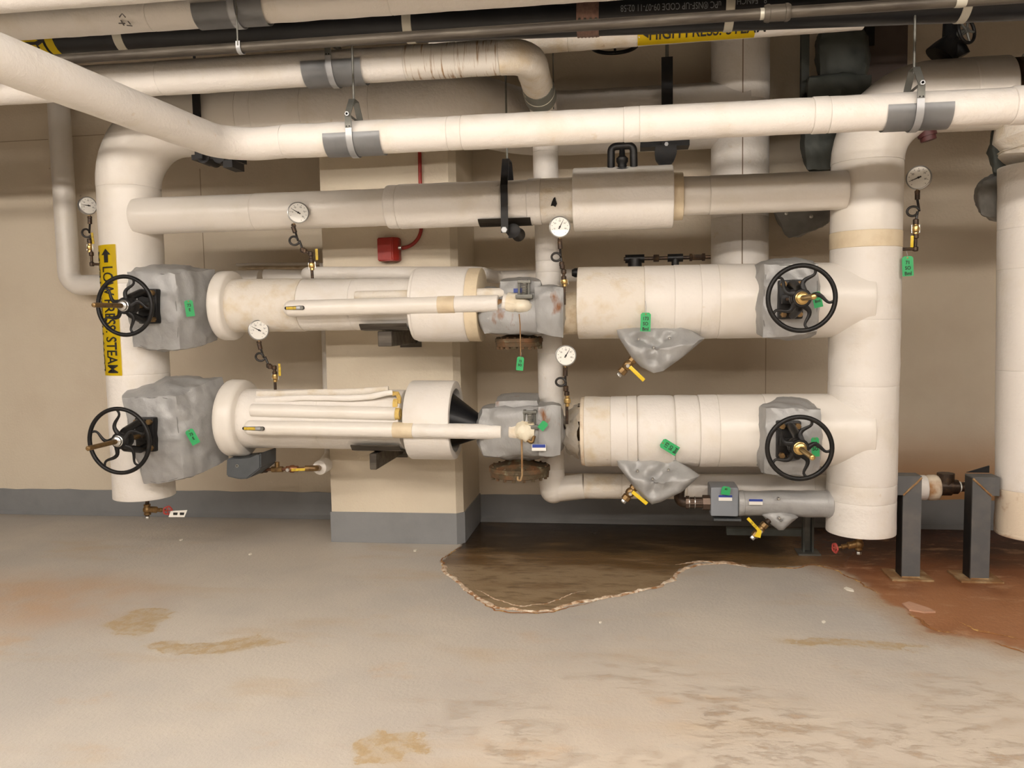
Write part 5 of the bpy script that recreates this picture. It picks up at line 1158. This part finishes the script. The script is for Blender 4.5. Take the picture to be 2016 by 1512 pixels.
# ================================================================== HANGERS
def clevis(label, f, x, Y, r, shield, wid=.032, roty=1, rodtop=ZC, gal=galv, d_up=.16, sc=None):
    c = f(x); u = (f(x+10)-f(x-10)).normalized()
    t = thing('clevis_hanger', label, 'hanger', c-V((0, 0, r)))
    R = r+.014
    pts = []
    for k in range(17):
        a = PI+PI*k/16; pts.append(c+V((0, math.cos(a)*R, math.sin(a)*R)))
    pts = [c+V((0, -R, .075))]+pts+[c+V((0, R, .075))]
    bm = BM(); ribbon(bm, pts, u, wid, .004); obj('lower_strap', bm, gal, t)
    zb = c.z+.06; top = c+V((0, 0, r+d_up-.06))
    pts = [c+V((0, -R-.005, .03)), c+V((0, -R-.005, .03+r)), top+V((0, -.035, 0)), top+V((0, .035, 0)), c+V((0, R+.005, .03+r)), c+V((0, R+.005, .03))]
    pts = [pts[0], pts[1], c+V((0, -R-.005, r*.9+.02)), top+V((0, -.03, 0)), top+V((0, .03, 0)), c+V((0, R+.005, r*.9+.02)), pts[-1]]
    bm = BM(); ribbon(bm, [pts[0], pts[2], pts[3], pts[4], pts[5], pts[6]], u, wid*.95, .005); obj('yoke', bm, galv_dk, t)
    bz = c.z+r*.9
    bm = BM(); q = V((c.x, c.y, c.z+r+.012)); rod(bm, q+V((0, -R-.02, 0)), q+V((0, R+.02, 0)), .006, 10); obj('cross_bolt', bm, galv_dk, t)
    bm = BM(); hexp(bm, q+V((0, -R-.008, 0)), q+V((0, -R-.02, 0)), .012); obj('bolt_head', bm, galv, t)
    for s in (-.007, .007): bm = BM(); q2 = c+V((0, -R-.008, .035))+u*s; lathe(bm, q2, -Y_, [(0, .0035), (.001, .0035)], 8); obj('hole', bm, darkhole, t)
    bm = BM(); rod(bm, top+V((0, 0, -.02)), V((top.x, top.y, rodtop)), .0055, 10); obj('rod', bm, galv_dk, t)
    a, b_ = f(shield[0]), f(shield[1]); bm = BM(); rows = []
    for k in range(61):
        an = PI-.12+(PI+.24)*k/60; o = V((0, math.cos(an), math.sin(an)))*(r+.009); rows.append([bm.verts.new(a+o), bm.verts.new(b_+o)])
    for A, B in zip(rows, rows[1:]): bm.faces.new((A[0], A[1], B[1], B[0]))
    bmesh.ops.solidify(bm, geom=bm.faces[:], thickness=.0016); obj('pipe_shield', bm, gal, t, label='curved grey shield under the pipe')
clevis('galvanized clevis hanger on the crossing pipe at the left, with a grey shield', e_, 699, EY, Er, (647, 757))
clevis('galvanized clevis hanger on the crossing pipe at the right, with a grey shield', e_, 1798, EY, rad(70, e_(1800)), (1737, 1865))
clevis('hanger and grey shield on the drip-marked pipe under the black pipe', c_, 660, CY, Cr, (605, 720), d_up=.10)
clevis('hanger and grey shield on the pipe at the very top edge', a_, 470, AY, rad(60, a_(470)), (392, 528), d_up=.10)
# hook for the thin steel pipe
t = thing('pipe_hook', 'small galvanized hook carrying the thin steel pipe', 'hanger', s_(474)-V((0, 0, .04)))
c = s_(474); bm = BM(); pts = [c+V((0, -.028, .02))]+[c+V((0, math.cos(PI+PI*k/10)*.028, math.sin(PI+PI*k/10)*.028)) for k in range(11)]; ribbon(bm, pts, X_, .02, .003); obj('hook', bm, galv, t)
bm = BM(); rod(bm, c+V((0, -.028, .0)), c+V((0, -.02, .6)), .004, 8); rod(bm, c+V((0, -.02, .6)), V((c.x, c.y-.02, ZC)), .004, 8); obj('rod', bm, galv_dk, t)
# shield on the dropping elbow
t = thing('pipe_shield', 'dull grey shield with a wire band round the dropping elbow', 'hanger', P(1062, 212, 4.7))
bm = BM(); a, b_ = P(1054, 172, 4.62), P(1065, 202, 4.90); 
aa = Cc.lerp(R0, .62); bb = Cc.lerp(R0, .93); jacket(bm, aa, bb, Cr*.98, Rr*1.16, amp=0, rnd=.001, seg=32); obj('shield', bm, mat('dull_green_grey', (.20, .21, .19), .5, .3), t)
bm = BM(); q = aa.lerp(bb, .5); u_, v_, _ = basis(bb-aa); n = 30; sweep(bm, [q+(u_*math.cos(2*PI*k/n)+v_*math.sin(2*PI*k/n))*Cr*1.03 for k in range(n)], .003, 6, closed=True); obj('wire_band', bm, strapm, t)
bm = BM(); q = P(1089, 130, 4.85); rod(bm, q, V((q.x, q.y, P(1088, 215, 4.85).z)), .004, 8); rod(bm, q, V((q.x, q.y, ZC)), .004, 8); obj('rod', bm, galv_dk, t)
# black clevis on the header
t = thing('clevis_hanger', 'heavy black clevis hanger round the topmost header, hung on a thin rod', 'hanger', P(1000, 468, MY))
c = m_(1000); r = rad(88, c)+.01
bm = BM(); pts = [c+V((0, 0, r+.10))+V((0, .06, 0)), c+V((0, 0, r+.10))+V((0, -.06, 0)), c+V((0, -r-.01, r*.55)), c+V((0, -r-.012, 0)), c+V((0, -r-.008, -r-.05))]; ribbon(bm, pts, X_, .042, .010); obj('front_strap', bm, blacks, t, False)
bm = BM(); pts = [c+V((0, .06, r+.10)), c+V((0, r+.01, r*.55)), c+V((0, r+.012, 0)), c+V((0, r+.008, -r-.05))]; ribbon(bm, pts, X_, .042, .010); obj('back_strap', bm, blacks, t, False)
bm = BM(); q = c+V((0, 0, -r-.035)); rod(bm, q+V((0, -r-.03, 0)), q+V((0, r+.03, 0)), .010); obj('cross_bolt', bm, blacks, t)
bm = BM(); hexp(bm, q+V((0, -r-.015, 0)), q+V((0, -r-.035, 0)), .019); obj('bolt_head', bm, galv, t)
bm = BM(); lathe(bm, q+V((.045, -.12, 0)), Y_, [(0, .03), (.005, .042), (.09, .028), (.12, .022), (.16, .028), (.24, .042)], 20); obj('roller', bm, blacks, t)
bm = BM(); a, b_ = m_(945), m_(1047); rr = rad(88, c)+.006; rows = []
for k in range(9):
    an = PI*1.5-.75+1.5*k/8; o = V((0, math.cos(an), math.sin(an)))*rr; rows.append([bm.verts.new(a+o), bm.verts.new(b_+o)])
for A, B in zip(rows, rows[1:]): bm.faces.new((A[0], A[1], B[1], B[0]))
bmesh.ops.solidify(bm, geom=bm.faces[:], thickness=.008); obj('saddle', bm, oldsteel, t)
bm = BM(); rod(bm, c+V((0, 0, r+.08)), V((c.x, c.y, ZC)), .006, 8); obj('rod', bm, galv_dk, t)
# black bar hangers of the thick rear pipe
t = thing('bar_hanger', 'flat black bar hanger with rollers under the thick rear pipe at the left', 'hanger', P(425, 330, 4.9))
bm = BM(); a, b_ = P(378, 170, 4.74), P(399, 312, 4.74); box(bm, ((a.x+b_.x)/2, 4.74, (a.z+b_.z)/2), (b_.x-a.x, .012, a.z-b_.z)); obj('bar', bm, blacks, t, False)
bm = BM(); rod(bm, V(((a.x+b_.x)/2, 4.74, a.z)), V(((a.x+b_.x)/2, 4.74, ZC)), .008); obj('rod', bm, blacks, t)
bm = BM(); a, b_ = P(378, 298, 4.80), P(455, 306, 4.80); box(bm, ((a.x+b_.x)/2, 4.9, (a.z+b_.z)/2-.02), (b_.x-a.x, .22, .03)); obj('saddle', bm, blacks, t, False)
for x in (400, 430): bm = BM(); q = P(x, 308, 4.78); rod(bm, q, q+V((0, .16, 0)), .04, 24); obj('roller', bm, blacks, t)
bm = BM(); a = P(448, 322, 4.78); box(bm, a+V((0, .08, 0)), (.06, .16, .045)); obj('stop', bm, blacks, t, False)
t = thing('bar_hanger', 'flat black bar hanger with a drop-shaped end, right of the black valve yoke', 'hanger', P(1311, 325, 5.5))
bm = BM(); a, b_ = P(1302, 113, 5.50), P(1325, 290, 5.50); box(bm, ((a.x+b_.x)/2, 5.50, (a.z+b_.z)/2), (b_.x-a.x, .012, a.z-b_.z)); obj('bar', bm, blacks, t, False); xm = (a.x+b_.x)/2
bm = BM(); rod(bm, V((xm, 5.5, a.z)), V((xm, 5.5, ZC)), .011); obj('rod', bm, galv_dk, t)
bm = BM(); q = [P(x, y, 5.46) for x, y in [(1291, 285), (1332, 284), (1333, 300), (1326, 318), (1318, 325), (1300, 325), (1291, 314), (1289, 298)]]; prism(bm, q, V((0, .06, 0))); bmesh.ops.bevel(bm, geom=bm.edges[:], offset=.006, segments=2, affect='EDGES'); obj('drop_plate', bm, blacks, t)
bm = BM(); a, b_ = P(1261, 281, 5.52), P(1358, 281, 5.52); box(bm, ((a.x+b_.x)/2, 5.6, a.z-.01), (b_.x-a.x, .14, .035)); obj('saddle', bm, blacks, t, False)
bm = BM(); q = P(1312, 284, 5.455); hexp(bm, q, q-Y_*.01, .014); obj('bolt_head', bm, galv, t)

# ================================================================== THINGS BEHIND AT THE RIGHT
t = thing('insulated_valve', 'bulky dark green-grey fabric covered valve high at the back, between the two white risers', 'valve', P(1645, 335, 5.8))
bm = BM(); coverbox(bm, c8([(1616, 54), (1702, 54), (1706, 150), (1612, 150)], 5.60, [(1616, 60), (1696, 60), (1700, 150), (1612, 150)], 5.98), rnd=.2, puff=.03, wr=.02, n=12, seed=31); obj('cover', bm, cloth_green, t)
bm = BM(); coverbox(bm, c8([(1590, 150), (1718, 146), (1700, 240), (1590, 245)], 5.50, [(1596, 160), (1700, 160), (1700, 240), (1596, 240)], 5.98), rnd=.2, puff=.03, wr=.02, n=12, seed=32); obj('cover', bm, cloth_green, t)
bm = BM(); coverbox(bm, c8([(1582, 240), (1650, 240), (1650, 332), (1588, 336)], 5.55, [(1586, 240), (1660, 240), (1660, 330), (1590, 330)], 5.98), rnd=.2, puff=.03, wr=.02, n=12, seed=33); obj('cover', bm, cloth_green, t)
bm = BM(); q = P(1588, 198, 5.6); coverbox(bm, c8([(1580, 188), (1596, 188), (1594, 202), (1582, 202)], 5.58, [(1580, 188), (1596, 188), (1594, 202), (1582, 202)], 5.66), rnd=.4, n=4); obj('knob', bm, black, t)
bm = BM(); a = P(1584, 60, 5.75); b_ = P(1584, 195, 5.75); box(bm, ((a.x+b_.x)/2, 5.75, (a.z+b_.z)/2), (.05, .05, a.z-b_.z)); obj('side_bar', bm, cloth_green, t, False)
t = thing('insulated_valve', 'dark grey cloth covered valve at the back under the header, left of the right riser', 'valve', P(1570, 470, 5.75))
bm = BM(); coverbox(bm, c8([(1513, 392), (1640, 392), (1632, 440), (1552, 472)], 5.55, [(1516, 392), (1640, 392), (1632, 430), (1560, 462)], 5.95), rnd=.2, puff=.02, wr=.02, n=12, seed=35); obj('cover', bm, cloth_dk, t)
for x, y in ((1548, 420), (1597, 426)): q = P(x, y, 5.52); bm = BM(); lathe(bm, q, -Y_, [(-.03, .01), (.002, .012), (.006, .004)], 10); obj('button', bm, steel, t)
bm = BM(); a = P(1580, 420, 5.75); rod(bm, a, a+V((0, 0, .25)), .10, 20); obj('riser', bm, cloth_green, t)
t = thing('insulated_valve', 'dark grey cloth wrapped valve peeping out left of the riser at the right edge', 'valve', P(1945, 432, 5.35))
bm = BM(); coverbox(bm, c8([(1921, 362), (1985, 340), (1985, 434), (1930, 424)], 5.2, [(1930, 370), (1985, 350), (1985, 425), (1940, 415)], 5.5), rnd=.3, puff=.03, wr=.02, n=12, seed=41); obj('cover', bm, cloth_dk, t)
bm = BM(); coverbox(bm, c8([(1952, 250), (1990, 248), (1990, 352), (1955, 342)], 5.2, [(1955, 250), (1990, 250), (1990, 350), (1957, 340)], 5.4), rnd=.3, puff=.02, wr=.02, n=10, seed=42); obj('neck', bm, cloth_green, t)
t = thing('globe_valve', 'black valve with a small round wheel standing on the pipe at the top right', 'valve', P(1865, 114, RY))
bm = BM(); sweep(bm, [P(1850, 112, 5.0), P(1862, 95, 5.0), P(1872, 75, 5.0), P(1872, 42, 5.0)], [.085, .07, .045, .04], 20); sweep(bm, [P(1892, 112, 5.0), P(1885, 98, 5.0), P(1872, 85, 5.0)], [.05, .05, .04], 14); obj('valve_body', bm, black, t)
c = P(1903, 60, 4.93); ax = V((.55, -.8, .1)).normalized(); u_, v_, _ = basis(ax); bm = BM(); n = 28; sweep(bm, [c+(u_*math.cos(2*PI*k/n)+v_*math.sin(2*PI*k/n))*.068 for k in range(n)], .009, 10, closed=True); obj('wheel_rim', bm, black, t)
for k in range(5): bm = BM(); a = 2*PI*k/5; rod(bm, c, c+(u_*math.cos(a)+v_*math.sin(a))*.066, .007, 8); obj('spoke', bm, galv_dk, t)
bm = BM(); lathe(bm, c-ax*.12, ax, [(0, .03), (.06, .02), (.13, .014)], 12); obj('stem', bm, galv_dk, t)
t = thing('duct', 'dim brown duct at the back of the top right corner', 'duct', P(1745, 190, 5.9))
bm = BM(); a, b_ = P(1690, -30, 6.0), P(1782, 195, 6.0); box(bm, ((a.x+b_.x)/2, 6.05, (a.z+b_.z)/2), (b_.x-a.x, .18, a.z-b_.z), bev=.01); obj('duct_wall', bm, brownm, t)
bm = BM(); a = P(1712, 72, 5.95); box(bm, a, (.06, .02, .12)); obj('hatch', bm, blacks, t, False)
t = pipe_thing('conduit', 'thin pale tube standing in for a lit strip below the black pipe at the top right', 'conduit', [P(1792, 46, 5.1), P(2060, 28, 5.1)], .008, None, canvas, 0, 10, part='tube')  # pale tube drawn in place of a lit strip of wall
# small dark line on top of the upper thick pipe
t = thing('bypass_line', 'dark small-bore fittings in a row behind the top of the upper thick pipe', 'pipe', P(1310, 520, 5.35))
bm = BM(); a = P(1228, 510, 5.4); b_ = P(1399, 506, 5.4); rod(bm, a, b_, .012); obj('nipple', bm, darkiron, t)
lx = lambda x: a+(b_-a)*((x-1228)/(171))
bm = BM(); rod(bm, lx(1231), lx(1269), .028, 16); rod(bm, lx(1250), lx(1250)+V((0, 0, -.10)), .045, 16); obj('tee', bm, black, t)
bm = BM(); hexp(bm, lx(1287), lx(1298), .026); obj('union', bm, darkiron, t)
bm = BM(); rod(bm, lx(1315), lx(1345), .026, 14); rod(bm, lx(1330), lx(1330)+V((0, 0, -.08)), .025, 14); obj('tee', bm, black, t)
bm = BM(); rod(bm, lx(1358), lx(1388), .018, 8); hexp(bm, lx(1358), lx(1363), .027); hexp(bm, lx(1382), lx(1388), .027); obj('valve_body', bm, darkiron, t)
bm = BM(); q = P(1132, 537, 5.25); lathe(bm, q, X_, [(-.02, .02), (0, .03), (.03, .03)], 12); obj('end_plug', bm, black, t)

# ================================================================== STEAM LABEL ON THE LEFT RISER
t = thing('steam_label', 'yellow LOW PRESS. STEAM label with an up arrow wrapped on the left riser', 'label', V((P(218, 737, RY).x, RY-LR, P(218, 737, RY-LR).z)))
def riser_axis(z): 
    k = (LT.z-z)/(LT.z-LB.z); return LT.lerp(LB, k)
d0 = (CAM-riser_axis(1.8)); d0.z = 0; d0.normalize(); e0 = V((d0.y*-1, d0.x, 0)); 
if e0.x < 0: e0 = -e0
zt_, zb_ = P(215, 486, RY-.05).z, P(222, 737, RY-.05).z
def onr(z, ang, off): c = riser_axis(z); return V((c.x, c.y, z))+(d0*math.cos(ang)+e0*math.sin(ang))*(LR+off)
bm = BM(); rows = []
for j in range(13):
    z = zt_+(zb_-zt_)*j/12; rows.append([bm.verts.new(onr(z, -1.95+(1.95-.50)*i/14, .0035)) for i in range(15)])
for A, B in zip(rows, rows[1:]):
    for i in range(14): bm.faces.new((A[i], A[i+1], B[i+1], B[i]))
bmesh.ops.solidify(bm, geom=bm.faces[:], thickness=.0008); obj('label_sheet', bm, yellow_lab, t)
def rtext(s, size, z0, z1, ang, flip, nm, mm=ink, bold=.0015):
    bm = text_mesh(s, size, bold=bold, maxlen=.03); xs = [v.co.x for v in bm.verts]; wd = max(xs)-min(xs); k = abs(z1-z0)/wd; xm = (max(xs)+min(xs))/2
    sg = -1 if flip else 1
    map_bm(bm, lambda q: onr((z0+z1)/2-sg*(q.x-xm)*k, ang+sg*q.y/LR, .0052)); return obj(nm, bm, mm, t, False)
rtext('LOW PRESS. STEAM', .125, P(218, 527, RY-.1).z, P(218, 733, RY-.1).z, -.88, False, 'lettering')
rtext('LOW PRESS. STEAM', .09, P(205, 500, RY).z, P(205, 728, RY).z, -1.42, True, 'lettering')
zt1 = P(218, 492, RY-.1).z; zm = P(218, 504, RY-.1).z; zl = P(218, 519, RY-.1).z
bm = BM(); vs = [onr(z, a, .0055) for z, a in ((zt1, -.88), (zm, -.68), (zm, -.79), (zl, -.79), (zl, -.97), (zm, -.97), (zm, -1.10))]; prism(bm, vs, d0*.0004); obj('arrow', bm, ink, t, False)

# ================================================================== DEBRIS AND CRUST ON THE FLOOR
def crust(label, pts, w0, h0, m, seed, both=True):
    W = [V((*fl(*p), 0)) for p in pts]; W = dense(W, .012); bm = BM(); rows = []; n = len(W)
    for i, p in enumerate(W):
        tdir = (W[min(i+1, n-1)]-W[max(i-1, 0)]).normalized(); nn = V((tdir.y, -tdir.x, 0))
        e = min(1, i/12, (n-1-i)/12)+.05
        q = p+nn*(.020*noise.noise(p*12+V((seed, 0, 0)))+.010*noise.noise(p*45))
        ww = w0*(.55+.9*abs(noise.noise(p*7+V((0, seed, 0)))))*e; hh = h0*(.35+1.2*abs(noise.noise(p*16+V((0, 0, seed)))))*e
        prof = [(-1, 0), (-.7, .5), (-.2, 1.), (.15, .55), (.5, .75), (.8, .25), (1, 0)]
        rows.append([bm.verts.new(q+nn*ww*a+V((0, 0, .0012+hh*b_+(.0015*noise.noise(V((i*.9, a*5, seed))) if 0 < b_ else 0)))) for a, b_ in prof])
    for A, B in zip(rows, rows[1:]):
        for k in range(6): bm.faces.new((A[k], A[k+1], B[k+1], B[k]))
    o = one('mineral_crust', bm, m, label, 'crust', smooth=True); return o
edge = [(912, 1073), (885, 1090), (868, 1104), (879, 1128), (903, 1148), (938, 1176), (975, 1197), (1030, 1204), (1088, 1202), (1120, 1191), (1170, 1182), (1222, 1171), (1290, 1158), (1322, 1143), (1336, 1126), (1370, 1113), (1430, 1109), (1484, 1119)]
crust('pale crusty rim round the brown water stain by the column', edge[2:], .020, .009, crustm, 1)
crust('thin dark line of crust where the water stain leaves the column', edge[:4], .007, .004, crustd, 2)
crust('inner pale line of scale inside the brown stain', [(940, 1160), (975, 1182), (1030, 1194), (1085, 1188), (1130, 1168), (1155, 1164)], .006, .003, crustm, 3)
crust('brown outer line of scale along the front of the stain', [(905, 1151), (940, 1181), (975, 1202), (1030, 1208), (1090, 1206), (1122, 1195), (1170, 1187)], .006, .004, crustd, 9)
crust('broad flaky patch of scale at the right end of the brown stain', [(1330, 1113), (1380, 1105), (1440, 1108), (1475, 1115)], .022, .005, crustm, 4)
crust('thin ragged scale line running from the stain towards the post', [(1500, 1117), (1560, 1119), (1600, 1112), (1640, 1121), (1680, 1140), (1712, 1158), (1735, 1172)], .008, .004, crustd, 5)
crust('cream and orange crust at the front edge of the rust patch', [(1788, 1208), (1815, 1222), (1830, 1236), (1860, 1246), (1885, 1248)], .018, .012, crustd, 6)
crust('cream crust piece at the far right of the rust patch', [(1950, 1263), (1975, 1270), (2000, 1278), (2030, 1290)], .018, .010, crustd, 7)
crust('dark curved crack edge in the rust patch', [(1888, 1224), (1900, 1232), (1935, 1243), (1975, 1252), (2020, 1260)], .012, .007, crustd, 8)
bm = BM(); W = [V((*fl(*p), .001)) for p in [(1776, 1191), (1790, 1187), (1830, 1200), (1842, 1207), (1820, 1208), (1790, 1203)]]; prism(bm, W, V((0, 0, .008))); one('scale_flake', bm, mat('pink_scale', (.50, .29, .19), .8, bump=.6), 'flat pinkish flake of scale lying on the rust patch', 'flake', smooth=False)
def chips(lst):
    for i, (x, y, s, lb) in enumerate(lst):
        c = V((*fl(x, y), .001)); bm = BM(); n = 7; poly = [c+V((math.cos(2*PI*k/n)*s*random.uniform(.6, 1.3), math.sin(2*PI*k/n)*s*1.6*random.uniform(.6, 1.2), .001*random.random())) for k in range(n)]
        prism(bm, poly, V((0, 0, .006))); one('paint_chip', bm, chip, lb, 'debris', 'pale chips lying on the floor', smooth=False)
chips([(356, 1064, .014, 'pale paint chip on the floor below the left riser'), (492, 1092, .012, 'pale paint chip on the floor left of the column'), (817, 1085, .012, 'small pale chip just in front of the column'), (1672, 1162, .022, 'largest cream chip, on the grey floor in front of the right riser'), (1622, 1226, .009, 'tiny white chip alone on the grey floor right of centre'), (1182, 1227, .006, 'speck of white in front of the brown stain')])
